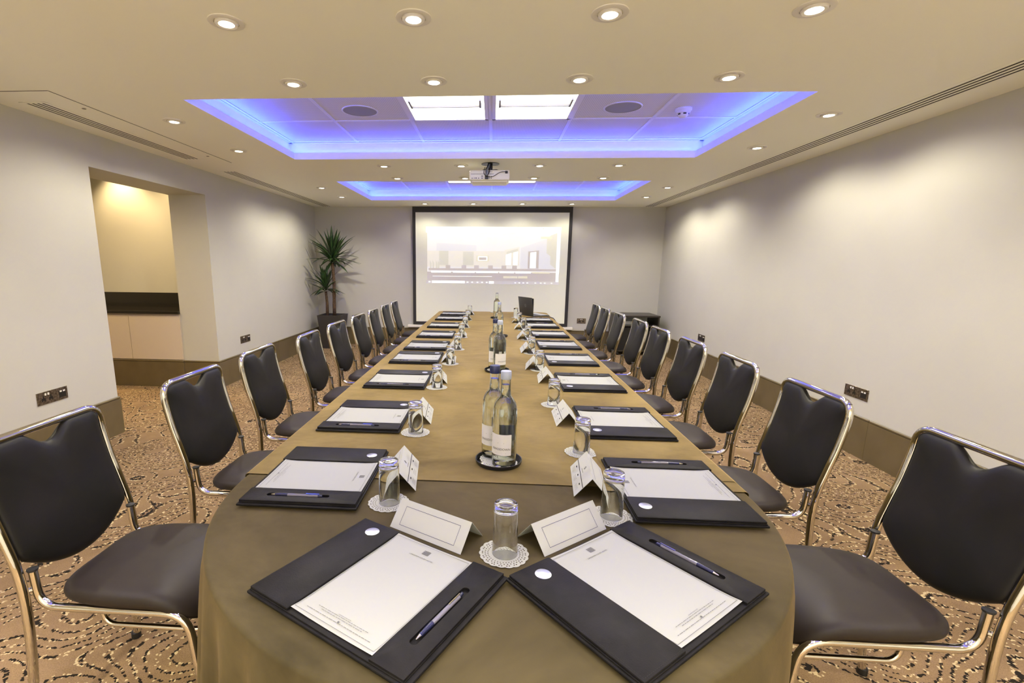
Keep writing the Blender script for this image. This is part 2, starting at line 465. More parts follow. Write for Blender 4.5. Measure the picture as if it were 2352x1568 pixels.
for (y, xs, w) in rows:
    for k, x in enumerate(xs):
        if w is None:
            w2 = 'added unseen overhead behind the near end of the table'
        else: w2 = w
        pos = (['leftmost', 'second from left', 'second from right', 'rightmost'] if len(xs) == 4 else ['left', 'right'])[k]
        lab = '%s downlight %s' % (pos, w2)
        if w is None: lab = '%s downlight %s' % (pos, {-0.75: 'added unseen in the ceiling far behind the viewer', -0.09: 'added unseen in the ceiling close behind the viewer', 0.55: 'added unseen in the ceiling above the viewer', 1.42: 'added unseen in the ceiling above the nearest chairs'}[y])
        if first: o = proto; o['label'] = lab; o.location = (x, y, ZC); first = False
        else: o = dup(proto, (x, y, ZC), 0, lab)
        inner = abs(x) < 0.6
        tilt = 0.0 if len(xs) == 4 else math.radians(9)*(1 if x < 0 else -1)
        spot((x, y, ZC-0.02), SPOT_W*(0.40 if inner else 1.2 if len(xs) == 4 else 1.0)*(1.0 if y < 7.5 else 0.6 if inner else 0.26)*(4.2 if y < 0 else 1.25 if 7.0 < y < 7.5 else 1.0), WARM, rot=(math.radians(-32) if y < 0 else 0, tilt, 0), name='downlight_bulb')  # unseen rows behind the viewer boosted and aimed at wall_front to lift the ceiling

# ------------------------------------------------------------------ linear vents
def vent(x0, x1, y0, y1, label, frame=0.02):
    t = thing('linear_air_vent', label, 'air vent', ((x0+x1)/2, (y0+y1)/2, ZC), 0, 'slotted linear vents along the ceiling edges')
    hx, hy = (x1-x0)/2, (y1-y0)/2
    MB().box(-hx, hx, -hy, hy, -0.0012, 0).build('slot_backing', GROOVE, t)
    b = MB(); n = 4; p = 2*hx/n; sl = p*0.5
    for k in range(n+1):
        c = -hx+k*p
        a0 = c-(p-sl)/2; a1 = c+(p-sl)/2
        if k == 0: a0 = -hx-frame
        if k == n: a1 = hx+frame
        b.box(a0, a1, -hy-frame, hy+frame, -0.0020, -0.0013 if 0 < k < n else -0.0002)
    b.box(-hx-frame, hx+frame, -hy-frame, -hy, -0.0022, -0.0002).box(-hx-frame, hx+frame, hy, hy+frame, -0.0022, -0.0002)
    b.build('slat_frame', CEIL, t)
vent(-2.858, -2.728, 3.00, 4.575, 'shorter slotted vent in the left ceiling edge, inside the access panel')
vent(-2.855, -2.716, 5.19, 8.25, 'slotted vent in the left ceiling edge running to the far corner')
vent(2.375, 2.508, 1.2, 8.21, 'long slotted vent along the whole right ceiling edge')
ap = thing('ceiling_access_panel', 'flush access panel outlined around the shorter left vent', 'access panel', (-2.516, 3.77, ZC))
MB().box(-0.0025, 0.0025, -0.97, 0.98, -0.0012, 0.0).box(-0.5, 0.0, -0.975, -0.970, -0.0012, 0.0).build('panel_gap', GROOVE, ap)
for (sx, sy) in ((-0.062, -0.655), (-0.068, 0.70)):
    MB().lathe([(0.012, 0), (0.012, -0.002), (0.0, -0.003)], c=(sx, sy, 0), n=14).build('screw_lock', BRONZE, ap)

# ------------------------------------------------------------------ baseboards
def baseboard(name, segs):
    b = MB()
    for (x0, x1, y0, y1) in segs:
        b.box(x0, x1, y0, y1, 0, 0.285)
        # bevelled cap
        dx = 0.005 if (x1-x0) < (y1-y0) else 0
        b.box(x0, x1, y0, y1, 0.285, 0.305, bevel=0.006, seg=1)
    return struct(b.build(name, SKIRT))
T = 0.014
baseboard('baseboard_left', [(XL, XL+T, YF, OP0+T), (XL-WT, XL, OP0, OP0+T), (XL, XL+T, OP1-T, 6.6), (XL, XL+T, 6.602, YB-T), (XL-WT, XL, OP1-T, OP1)])
baseboard('baseboard_right', [(XR-T, XR, YF, 1.9), (XR-T, XR, 1.902, 3.55), (XR-T, XR, 3.552, 6.2), (XR-T, XR, 6.202, YB-T)])
baseboard('baseboard_back', [(XL, XR, YB-T, YB)])

# ------------------------------------------------------------------ lobby seen through the opening
NB = 5.62   # back of the worktop alcove
struct(MB().box(LX-0.15, LX, YF, NB+0.15, 0, 2.7).build('wall_lobby_side', WALL))
struct(MB().box(LX, XL-WT, NB, NB+0.15, 0, 2.7).build('wall_lobby_back', WALL))
struct(MB().box(LX, XL-WT, 2.2-0.1, 2.2, 0, 2.7).build('wall_lobby_front', WALL))
struct(MB().box(LX, XL-WT, 2.2, NB, 2.62, 2.66).build('ceiling', CEIL))
cb = thing('built_in_cabinet', 'cream built-in cabinet with plain doors under the black worktop in the lobby', 'cabinet', (-4.2, 5.35, 0))
MB().box(-1.1, 0.78, -0.24, 0.27, 0.30, 0.82).build('body', CUPB, cb)
for (a, c) in ((-1.1, -0.435), (-0.430, 0.188), (0.192, 0.7775)):
    MB().box(a, c, -0.256, -0.241, 0.312, 0.800).build('door', CUPB, cb)
MB().box(-1.1, 0.78, -0.262, -0.24, 0.0, 0.285).box(-1.1, 0.78, -0.262, -0.238, 0.285, 0.305, bevel=0.006, seg=1).build('plinth', SKIRT, cb)
wt = thing('worktop', 'glossy black stone worktop with raised back edge in the lobby alcove', 'worktop', (-4.2, 5.35, 0.82))
MB().box(-1.1, 0.78, -0.275, 0.27, 0.0, 0.032, bevel=0.004).build('slab', GRAN, wt)
MB().box(-1.1, 0.78, 0.245, 0.27, 0.032, 0.20).build('upstand', GRAN, wt)
spot((-4.30, 5.40, 2.60), 75, NICHE, size=1.7, blend=0.8, rad=0.04, name='alcove_bulb')
spot((-3.72, 5.28, 2.60), 40, NICHE, size=1.9, blend=0.9, rad=0.04, name='alcove_bulb')
spot((-4.25, 4.2, 2.60), 60, NICHE, size=2.4, blend=0.8, rad=0.04, name='lobby_bulb')
spot((-4.25, 3.0, 2.60), 45, NICHE, size=2.4, blend=0.8, rad=0.04, name='lobby_bulb')

# ------------------------------------------------------------------ sockets
def socket(loc, axis, w, label, kind, n):
    """plate on a wall; local x along the wall, local y out of the wall"""
    t = thing('power_socket' if kind == 'power' else 'data_outlet', label, 'socket', loc, axis, 'sockets on the walls')
    MB().box(-w/2, w/2, 0, 0.006, -0.043, 0.043, bevel=0.0015, seg=1).build('plate', BRONZE, t)
    if kind == 'power':
        for k in range(n):
            x = (k-(n-1)/2)*0.055
            b = MB(); b.box(x-0.004, x+0.004, 0.006, 0.0072, 0.0, 0.016).box(x-0.015, x-0.006, 0.006, 0.0072, -0.022, -0.016).box(x+0.006, x+0.015, 0.006, 0.0072, -0.022, -0.016).box(x-0.0145, x+0.0145, 0.006, 0.0068, -0.016, 0.0)
            b.build('pin_holes', DARK, t)
        for k in range(n):
            x = (k-(n-1)/2)*0.022
            MB().box(x-0.006, x+0.006, 0.006, 0.0085, 0.017, 0.032).build('switch', WHITE, t)
    else:
        MB().box(-0.027, 0.027, 0.006, 0.0072, -0.026, 0.020).build('port_recess', DARK, t)
        for k in (-1, 1): MB().box(k*0.013-0.008, k*0.013+0.008, 0.006, 0.0085, 0.012, 0.022).build('port_tab', WHITE, t)
socket((XL, 3.005, 0.464), -PI/2, 0.147, 'twin power socket low on the left wall before the opening', 'power', 2)
socket((XL, 3.124, 0.464), -PI/2, 0.087, 'square data outlet beside the twin socket on the near left wall', 'data', 1)
socket((XL, 5.67, 0.464), -PI/2, 0.147, 'twin power socket on the left wall beyond the opening', 'power', 2)
socket((XL, 5.79, 0.464), -PI/2, 0.075, 'small data outlet beside the socket on the left wall beyond the opening', 'data', 1)
socket((XR, 3.772, 0.466), PI/2, 0.150, 'twin power socket on the right wall behind the second chair', 'power', 2)
socket((XR, 3.652, 0.466), PI/2, 0.085, 'square data outlet beside the twin socket on the near right wall', 'data', 1)
socket((XR, 6.53, 0.468), PI/2, 0.147, 'twin power socket on the right wall near the far corner', 'power', 2)
socket((XR, 6.43, 0.468), PI/2, 0.05, 'narrow data outlet beside the far socket on the right wall', 'data', 1)
socket((-2.36, YB, 0.46), PI, 0.147, 'dark twin socket on the back wall behind the planter', 'power', 2)

# ------------------------------------------------------------------ projection screen
ps = thing('projection_screen', 'large pull-down projection screen with black border on the back wall', 'projection screen', (-0.046, 8.235, 0))
sx, z0, z1 = 1.306, 0.372, ZC-0.002
b = MB()
b.box(-sx, -sx+0.052, 0.0, 0.012, z0, z1).box(sx-0.052, sx, 0.0, 0.012, z0, z1).box(-sx+0.052, sx-0.052, 0.0, 0.012, z1-0.09, z1).box(-sx+0.052, sx-0.052, 0.0, 0.012, z0, z0+0.052)
b.build('border', BLACK, ps)
MB().box(-sx+0.052, sx-0.052, 0.004, 0.012, z0+0.052, z1-0.09).build('screen_surface', SCREENM, ps)
MB().box(-1.40, 1.395, -0.02, 0.055, z0-0.048, z0-0.006, bevel=0.006).build('bottom_case', WHITE, ps)

def emit_mat(name, c, s=1.0):
    return mat(name, (0.70, 0.68, 0.64), 0.9, spec=0.0, emit=c, strength=s*0.8)
def projected():
    """the picture thrown on the screen: a web page with a meeting room photo, built of flat patches"""
    W_, x0, y0 = 2.215, -1.083, 1.07    # local x of the left edge, z of the bottom
    Hh = 0.925
    mats = [emit_mat('projected_sky', (0.90, 0.97, 1.0), 0.34), emit_mat('projected_white', (0.92, 1.0, 1.0), 0.62), emit_mat('projected_wall', (1.0, 1.0, 0.80), 0.30),
            emit_mat('projected_brown', (0.9, 0.8, 0.72), 0.10), emit_mat('projected_dim', (0.95, 0.88, 0.86), 0.06), emit_mat('projected_taskbar', (0.78, 0.85, 1.0), 0.14),
            emit_mat('projected_yellow', (1.0, 1.0, 0.5), 0.26), emit_mat('projected_green', (0.9, 1.0, 0.62), 0.20), emit_mat('projected_blue', (0.78, 0.88, 1.0), 0.30)]
    b = MB()
    lay = [0]
    def q(u0, u1, v0, v1, mi, v0b=None, v1b=None):
        lay[0] += 1
        y = -0.0004-0.00004*lay[0]
        v0b = v0 if v0b is None else v0b; v1b = v1 if v1b is None else v1b
        P = lambda u, v: (x0+u*W_, y+0.004, y0+v*Hh)
        f = b.bm.faces.new([b.bm.verts.new(P(*p)) for p in ((u0, v0), (u1, v0b), (u1, v1b), (u0, v1))])
        f.material_index = mi
    q(0.0, 1.0, 0.0, 0.055, 5)          # task bar
    q(0.01, 1.0, 0.055, 0.21, 4)         # dark page foot
    q(0.01, 1.0, 0.21, 0.90, 0)          # photo
    q(0.0, 1.0, 0.90, 1.0, 1)            # browser bar
    q(0.975, 0.997, 0.05, 0.90, 1)       # scroll bar
    q(0.08, 0.38, 0.55, 0.72, 8, None, 0.68)
    q(0.01, 0.60, 0.30, 0.58, 2)
    q(0.10, 0.17, 0.33, 0.58, 7)
    q(0.18, 0.27, 0.33, 0.57, 2); q(0.28, 0.36, 0.33, 0.57, 7)
    q(0.38, 0.475, 0.40, 0.50, 6); q(0.392, 0.463, 0.412, 0.488, 1)
    q(0.40, 0.455, 0.425, 0.470, 4)
    q(0.59, 0.70, 0.33, 0.60, 2, None, 0.66)
    q(0.60, 0.64, 0.34, 0.52, 1, None, 0.55); q(0.655, 0.69, 0.34, 0.56, 1, None, 0.60)
    q(0.605, 0.69, 0.53, 0.57, 7, 0.58, 0.63)
    q(0.71, 0.975, 0.28, 0.64, 8, None, 0.86)
    q(0.765, 0.845, 0.28, 0.58, 4, None, 0.60); q(0.78, 0.825, 0.29, 0.56, 1, None, 0.575)
    q(0.90, 0.93, 0.55, 0.80, 7, 0.50, 0.86); q(0.93, 0.972, 0.36, 0.86, 7, 0.28, 0.90); 
    q(0.855, 0.935, 0.80, 0.835, 6)
    for u in (0.15, 0.27, 0.365, 0.47, 0.57, 0.65): q(u, u+0.035, 0.26, 0.33, 3)
    for u in (0.03, 0.05, 0.075, 0.09): q(u, u+0.012, 0.27, 0.42, 7, None, 0.36)
    q(0.02, 0.975, 0.235, 0.275, 3)
    for u0, u1 in ((0.04, 0.19), (0.205, 0.37), (0.38, 0.545), (0.555, 0.665), (0.675, 0.79)): q(u0, u1, 0.195, 0.225, 1)
    q(0.80, 0.93, 0.195, 0.22, 6)
    q(0.05, 0.50, 0.128, 0.136, 1)
    q(0.585, 0.69, 0.105, 0.145, 6); q(0.695, 0.765, 0.105, 0.145, 6)
    q(0.045, 0.295, 0.008, 0.050, 1); q(0.02, 0.033, 0.018, 0.040, 1)
    for u in (0.31, 0.345, 0.385, 0.42, 0.455): q(u, u+0.013, 0.018, 0.038, 1)
    q(0.478, 0.515, 0.005, 0.05, 1)
    for u in (0.67, 0.70, 0.73, 0.76, 0.82, 0.86, 0.89, 0.94): q(u, u+0.012, 0.018, 0.034, 1)
    for u in (0.045, 0.055): q(u, u+0.03, 0.83, 0.845, 1)
    q(0.26, 0.30, 0.83, 0.842, 1); q(0.45, 0.60, 0.835, 0.845, 1); q(0.865, 0.875, 0.965, 0.985, 4); q(0.945, 0.96, 0.92, 0.935, 5)
    b.build('projected_image', mats, ps)
projected()

# ------------------------------------------------------------------ table and cloths
TZ = 0.75; HX = 0.728; YC = 1.31; RR = 0.722; YE = 6.72
tb = thing('conference_table', 'long conference table with a half-round near end under brown cloth', 'table', (0, 3.9, 0))
def outline_main(hx, y0, ye, cr, step=0.02):
    pts = []
    y = y0
    L = []
    n = int((ye-cr-y0)/0.02)
    for i in range(n+1): L.append((-hx, y0+(ye-cr-y0)*i/n, -1, 0))
    for i in range(1, 12):
        a = PI-(PI/2)*i/12; L.append((-hx+cr+cr*math.cos(a), ye-cr+cr*math.sin(a), math.cos(a), math.sin(a)))
    m = int((2*hx-2*cr)/0.02)
    for i in range(m+1): L.append((-hx+cr+(2*hx-2*cr)*i/m, ye, 0, 1))
    for i in range(1, 12):
        a = PI/2-(PI/2)*i/12; L.append((hx-cr+cr*math.cos(a), ye-cr+cr*math.sin(a), math.cos(a), math.sin(a)))
    for i in range(n+1): L.append((hx, ye-cr-(ye-cr-y0)*i/n, 1, 0))
    return L
def outline_end(r, y1):
    L = []
    n = int((y1-YC)/0.02)
    for i in range(n): L.append((r, y1-(y1-YC)*i/n, 1, 0))
    N = 150
    for i in range(N+1):
        a = -PI*i/N; L.append((r*math.cos(a), YC+r*math.sin(a), math.cos(a), math.sin(a)))
    for i in range(1, n+1): L.append((-r, YC+(y1-YC)*i/n, -1, 0))
    return L
def drape(name, L, label, top, amp, seed, zb=0.015, closed_top=True, fold=0.075, m=None, flare=0.012):
    rnd = random.Random(seed)
    s = 0; S = [0]
    for a, b in zip(L[:-1], L[1:]):
        s += math.hypot(b[0]-a[0], b[1]-a[1]); S.append(s)
    ph = []; p = 0
    ph1, ph2, ph3 = rnd.random()*6, rnd.random()*6, rnd.random()*6
    prof = [(0.0, top)] + [(0.010*math.sin(t*PI/10), top-0.010*(1-math.cos(t*PI/10))) for t in range(1, 6)]
    zs = [0.70, 0.66, 0.60, 0.52, 0.42, 0.30, 0.16, zb]
    prof += [(0.011+flare*((top-z)/0.7), z) for z in zs]
    b = MB(); rings = []
    for (d, z) in prof:
        k = max(0.0, (top-0.02-z)/0.7)
        ring = []
        for (x, y, nx, ny), s in zip(L, S):
            w = math.sin(2*PI*s/fold/2.2+ph1+1.3*math.sin(s*2.1+ph2)) * (0.6+0.4*math.sin(s*3.7+ph3))
            w2 = math.sin(2*PI*s/0.42+ph3)
            off = d + (0.7+0.3*abs(ny))*(amp*(k**0.6)*(0.5+0.5*w) + amp*0.25*k*w2)
            ring.append((x+nx*off, y+ny*off, z))
        rings.append(ring)
    b.loft(rings, False)
    # top
    vs = [b.bm.verts.new((x, y, top)) for (x, y, nx, ny) in L]
    b.bm.faces.new(vs)
    bmesh.ops.remove_doubles(b.bm, verts=b.bm.verts, dist=0.0005)
    o = b.build(name, m or VELVET, None, True, angle=1.2)
    return tag(o, label, 'tablecloth', 'brown velvet cloths over the table')
Lend = outline_end(RR, 1.50)
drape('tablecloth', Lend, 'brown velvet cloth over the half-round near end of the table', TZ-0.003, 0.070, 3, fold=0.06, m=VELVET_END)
Lm = outline_main(HX, 1.335, YE, 0.10)
drape('tablecloth', Lm, 'long brown velvet cloth covering the middle and far end of the table', TZ, 0.006, 5, fold=0.16, flare=0.004)
# overlapping strip on the right side
def strip():
    b = MB()
    xs0 = 0.352
    n = 60; rings = []
    for i in range(n+1):
        y = 1.40+(3.72-1.40)*i/n
        e = 0.004*math.sin(i*0.55)+0.003*math.sin(i*1.3)
        rings.append([(xs0+e+0.004*math.cos(i*.2), y, TZ+0.0004), (xs0+e+0.006, y, TZ+0.0028), (0.5, y, TZ+0.0025+0.0012*math.sin(i*0.8)), (HX-0.004, y, TZ+0.0022), (HX+0.006, y, TZ-0.001), (HX+0.014, y, TZ-0.012), (HX+0.015, y, 0.68), (HX+0.018, y, 0.50), (HX+0.021+0.003*math.sin(i*.9), y, 0.2), (HX+0.022+0.004*math.sin(i*.9), y, 0.02)])
    b.loft(rings, False)
    o = b.build('tablecloth', VELVET, None, True, angle=1.2)
    tag(o, 'narrow overlapping brown cloth strip along the right side of the table', 'tablecloth', 'brown velvet cloths over the table')
strip()
bt = MB()
top_pts = [(x*0.985, y-3.9, 0.742) for (x, y, _, _) in outline_main(0.71, 1.31, 6.69, 0.09)][::4] 
arc = [(0.70*math.cos(-PI*i/40), YC-3.9+0.70*math.sin(-PI*i/40), 0.742) for i in range(1, 40)]
ring = top_pts+arc
bt.loft([[(p[0], p[1], 0.712) for p in ring], ring], True, True, True)
bt.build('tabletop', CUPB, tb)
for yy in (-2.2, -0.9, 0.4, 1.6, 2.6):
    for xx in (-0.5, 0.5): MB().tube([(xx, yy, 0.0), (xx, yy, 0.712)], 0.018).build('leg', CHROME, tb)

# ------------------------------------------------------------------ chairs
def make_chair():
    t = thing('stacking_chair', '', 'chair', (0, 0, 0), 0, 'black padded chrome chairs around the table')
    R = 0.0125
    YL = 0.205
    # rear legs and top bar: one bent tube each leg, the bar is its own part of the same tube run
    leg = [(-0.252, 0.0), (-0.219, 0.24), (-0.2055, 0.42), (-0.211, 0.54), (-0.234, 0.635), (-0.258, 0.72), (-0.278, 0.82), (-0.284, 0.897)]
    def smooth(P):
        out = []
        for i in range(len(P)-1):
            p0 = P[max(i-1, 0)]; p1 = P[i]; p2 = P[i+1]; p3 = P[min(i+2, len(P)-1)]
            for k in range(5):
                s = k/5
                out.append(tuple(0.5*((2*p1[j])+(-p0[j]+p2[j])*s+(2*p0[j]-5*p1[j]+4*p2[j]-p3[j])*s*s+(-p0[j]+3*p1[j]-3*p2[j]+p3[j])*s**3) for j in (0, 1)))
        out.append(P[-1]); return out
    side = smooth(leg)
    path = [(x, -YL, z) for (x, z) in side] + [(x, YL, z) for (x, z) in reversed(side)]
    # round the two top corners
    top_i = len(side)-1
    A = Vector((side[-1][0], -YL, side[-1][1])); B = Vector((side[-1][0], YL, side[-1][1]))
    lp = [Vector((x, -YL, z)) for (x, z) in side if z < 0.845]
    rp = [Vector((x, YL, z)) for (x, z) in reversed(side) if z < 0.845]
    def corner(p, c, q):
        return [p*(1-s)**2+c*2*s*(1-s)+q*s*s for s in [k/8 for k in range(9)]]
    dirn = (A-lp[-1]).normalized()
    cl = corner(lp[-1]+dirn*0.005, A, A+Vector((0, 0.055, 0)))
    cr = corner(B-Vector((0, 0.055, 0)), B, rp[0]+(B-rp[0]).normalized()*0.005)
    MB().tube(lp+cl[:5], R, 12).build('rear_leg', CHROME, t, True, angle=1.0)
    MB().tube(cr[4:]+rp, R, 12).build('rear_leg', CHROME, t, True, angle=1.0)
    MB().tube(cl[4:]+cr[:5], R, 12, caps=False).build('top_rail', CHROME, t, True, angle=1.0)
    # seat frame, side rail into front leg
    for s in (-1, 1):
        y = s*0.183
        P = fillet([(-0.192, y, 0.545), (-0.186, y, 0.434), (0.238, y, 0.434), (0.277, y, 0.012)], [0.07, 0.07], 7)
        MB().tube(P, 0.0115, 12).build('front_leg', CHROME, t, True, angle=1.0)
        MB().lathe([(0.0125, -0.002), (0.0135, 0.0), (0.0135, 0.004), (0.0, 0.005)], c=(-0.192, y, 0.545), n=14).build('tube_cap', RUBBER, t)
        MB().tube([(-0.192, s*0.186, 0.49), (-0.207, s*0.202, 0.49)], 0.007, 8).build('bracket', CHROME, t)
        MB().lathe([(0.016, 0), (0.016, 0.022), (0.012, 0.028)], c=(-0.252, s*YL, 0.0), n=12).build('foot_cap', RUBBER, t)
        MB().lathe([(0.015, 0), (0.015, 0.022), (0.011, 0.028)], c=(0.277, y, 0.0), n=12).build('foot_cap', RUBBER, t)
    # stacking rods below the seat
    P = fillet([(-0.07, -0.12, 0.436), (-0.06, -0.12, 0.335), (0.240, -0.12, 0.335), (0.240, 0.12, 0.335), (-0.06, 0.12, 0.335), (-0.07, 0.12, 0.436)], 0.035, 6)
    MB().tube(P, 0.008, 10).build('under_frame', CHROME, t, True, angle=1.0)
    MB().tube([(0.246, -0.183, 0.340), (0.246, 0.183, 0.340)], 0.007, 8).build('stretcher', CHROME, t, True, angle=1.0)
    # seat pad
    N = 72
    def outline(i):
        a = 2*PI*i/N; c, s = math.cos(a), math.sin(a)
        e = 0.42
        X = (abs(c)**e)*(1 if c >= 0 else -1); Y = (abs(s)**e)*(1 if s >= 0 else -1)
        x = 0.045+X*0.215
        hw = 0.200-0.026*max(0.0, -X)**1.5
        return x, Y*hw
    def sp(x, y, z):
        d = max(0.0, x-0.13)
        return (x, y, z+0.008-(d**2)*4.2+0.004*abs(y/0.19)**2)
    rings = []
    for (k, z) in ((0.0, 0.440), (0.5, 0.437), (0.93, 0.437), (0.99, 0.441), (1.0, 0.452), (0.985, 0.463), (0.95, 0.472), (0.88, 0.478), (0.7, 0.482), (0.4, 0.483), (0.0, 0.483)):
        r = []
        for i in range(N):
            x, y = outline(i)
            r.append(sp(0.045+(x-0.045)*max(k, 1e-4), y*max(k, 1e-4), z))
        rings.append(r)
    b = MB().loft(rings, True)
    bmesh.ops.remove_doubles(b.bm, verts=b.bm.verts, dist=0.0002)
    b.build('seat', SEATV, t, True)
    # back pad
    def xb(z):
        for (a, c) in zip(side[:-1], side[1:]):
            if a[1] <= z <= c[1]: return a[0]+(c[0]-a[0])*(z-a[1])/(c[1]-a[1])
        return side[-1][0]
    hw = 0.195
    pts = []
    nt = 60
    def ztop(u):
        n = 0.046*(0.5+0.5*math.cos(math.pi*u/0.088)) if abs(u) < 0.088 else 0.0
        return 0.893-n
    M_ = 64
    for i in range(M_+1):                       # bottom, left to right
        u = -hw+0.008+(2*hw-0.016)*i/M_
        pts.append((u, 0.570-0.076*(1-(abs(u)/(hw-0.008))**2.0)))
    for i in range(1, 14): pts.append((hw-0.002+0.002*math.sin(i/13*PI), 0.572+(0.862-0.572)*i/14))
    for i in range(0, 9):
        a = (PI/2)*i/8; pts.append((hw-0.029+0.029*math.cos(a), 0.864+0.029*math.sin(a)))
    for i in range(1, nt):
        u = (hw-0.029)-(2*(hw-0.029))*i/nt; pts.append((u, ztop(u)))
    for i in range(0, 9):
        a = PI/2+(PI/2)*i/8; pts.append((-hw+0.034+0.034*math.cos(a), 0.864+0.029*math.sin(a)))
    for i in range(1, 14): pts.append((-hw+0.002-0.002*math.sin(i/13*PI), 0.862-(0.862-0.572)*i/14))
    cy_, cz_ = 0.0, 0.69
    def ringb(k, dx):
        r = []
        for (u, z) in pts:
            uu = cy_+(u-cy_)*k; zz = cz_+(z-cz_)*k
            r.append((xb(zz)+dx, uu, zz))
        return r
    F = [(0.02, 0.027), (0.35, 0.026), (0.65, 0.0245), (0.82, 0.021), (0.91, 0.017), (0.96, 0.012), (0.99, 0.006), (1.0, 0.0)]
    rings = [ringb(k, d) for k, d in F] + [ringb(k, -d*0.7) for k, d in reversed(F[:-1])]
    b = MB().loft(rings, True, True, True)
    b.build('backrest', VINYL, t, True)
    return t
chair = make_chair()
LEFT = [(-1.050, 1.300), (-1.015, 1.990), (-1.034, 2.628), (-0.992, 3.280), (-1.000, 3.915), (-0.994, 4.545), (-1.000, 5.160), (-1.015, 5.80), (-1.022, 6.395)]
RIGHT = [(1.052, 1.335), (1.021, 1.992), (1.030, 2.640), (1.038, 3.262), (1.034, 3.878), (1.050, 4.470), (1.030, 5.112), (1.030, 5.757), (1.043, 6.335)]
rndc = random.Random(2)
n = 0
for side, P in (('left', LEFT), ('right', RIGHT)):
    for i, (x, y) in enumerate(P):
        lab = 'black padded chrome chair on the %s side of the table, %s' % (side, ordn(i, 9))
        rz = (0 if side == 'left' else PI) + (rndc.uniform(-0.025, 0.025) if i > 1 else 0.0)
        if n == 0: chair.location = (x, y, 0); chair['label'] = lab
        else: dup(chair, (x, y, 0), rz, lab)
        n += 1

# ------------------------------------------------------------------ place settings
def make_folder():
    t = thing('desk_folder', '', 'desk folder', (0, 0, 0), 0, 'black leather desk folders on the table')
    W2, H2 = 0.198, 0.160
    MB().box(-W2, W2, -H2, H2, 0, 0.006, bevel=0.0022).build('base', LEATHER, t, True, angle=0.7)
    MB().box(-0.194, 0.190, -0.156, 0.156, 0.006, 0.0095, bevel=0.0012).build('inner_board', LEATHER, t, True, angle=0.7)
    b = MB().box(-0.193, -0.083, -0.155, 0.155, 0.0095, 0.0150, bevel=0.002)
    fl = b.build('flap', LEATHER, t, True, angle=0.7)
    s = MB()
    for x in (-0.188, ): 
        for k in range(60): s.box(x-0.0003, x+0.0003, -0.15+k*0.005, -0.15+k*0.005+0.0033, 0.0149, 0.0153)
    for k in range(20): s.box(-0.186+k*0.005, -0.1827+k*0.005, -0.1505, -0.1498, 0.0149, 0.0153)
    s.build('stitching', STITCH, fl)
    MB().lathe([(0.0165, 0.0), (0.0165, 0.0008), (0.0155, 0.0012), (0.0, 0.0012)], c=(-0.135, 0.118, 0.0149), n=28, cap0=True).build('metal_badge', COIN, t, True, angle=0.5)
    # pen panel with a slot
    px0, px1 = 0.118, 0.1895
    sx0, sx1, sy0, sy1 = 0.147, 0.163, -0.095, 0.075
    b = MB(); N = 64
    scx, scy, hs, rs = (sx0+sx1)/2, (sy0+sy1)/2, (sy1-sy0)/2-0.008, 0.008
    def slot(k):
        a = 2*PI*k/N; return (scx+rs*math.cos(a), scy+rs*math.sin(a)+(hs if math.sin(a) > 1e-6 else -hs if math.sin(a) < -1e-6 else 0))
    def rect_(k, g):
        a = 2*PI*k/N; c, s_ = math.cos(a), math.sin(a)
        q = max(abs(c), abs(s_)); u, v = c/q, s_/q
        x = scx+(u*(px1-g-scx) if u > 0 else -u*(px0+g-scx)); y = scy+(v*(0.155-g-scy) if v > 0 else -v*(-0.155+g-scy))
        return (x, y)
    b.loft([[(*rect_(k, 0.0), 0.0095) for k in range(N)], [(*rect_(k, 0.0), 0.0140) for k in range(N)], [(*rect_(k, 0.0015), 0.0150) for k in range(N)], [(*slot(k), 0.0150) for k in range(N)], [(*slot(k), 0.0097) for k in range(N)]], True, False, False)
    pp = b.build('pen_panel', LEATHER, t, True, angle=0.7)
    s = MB()
    for k in range(60): s.box(0.1215, 0.1221, -0.15+k*0.005, -0.15+k*0.005+0.0033, 0.0149, 0.0153)
    s.build('stitching', STITCH, pp)
    return t
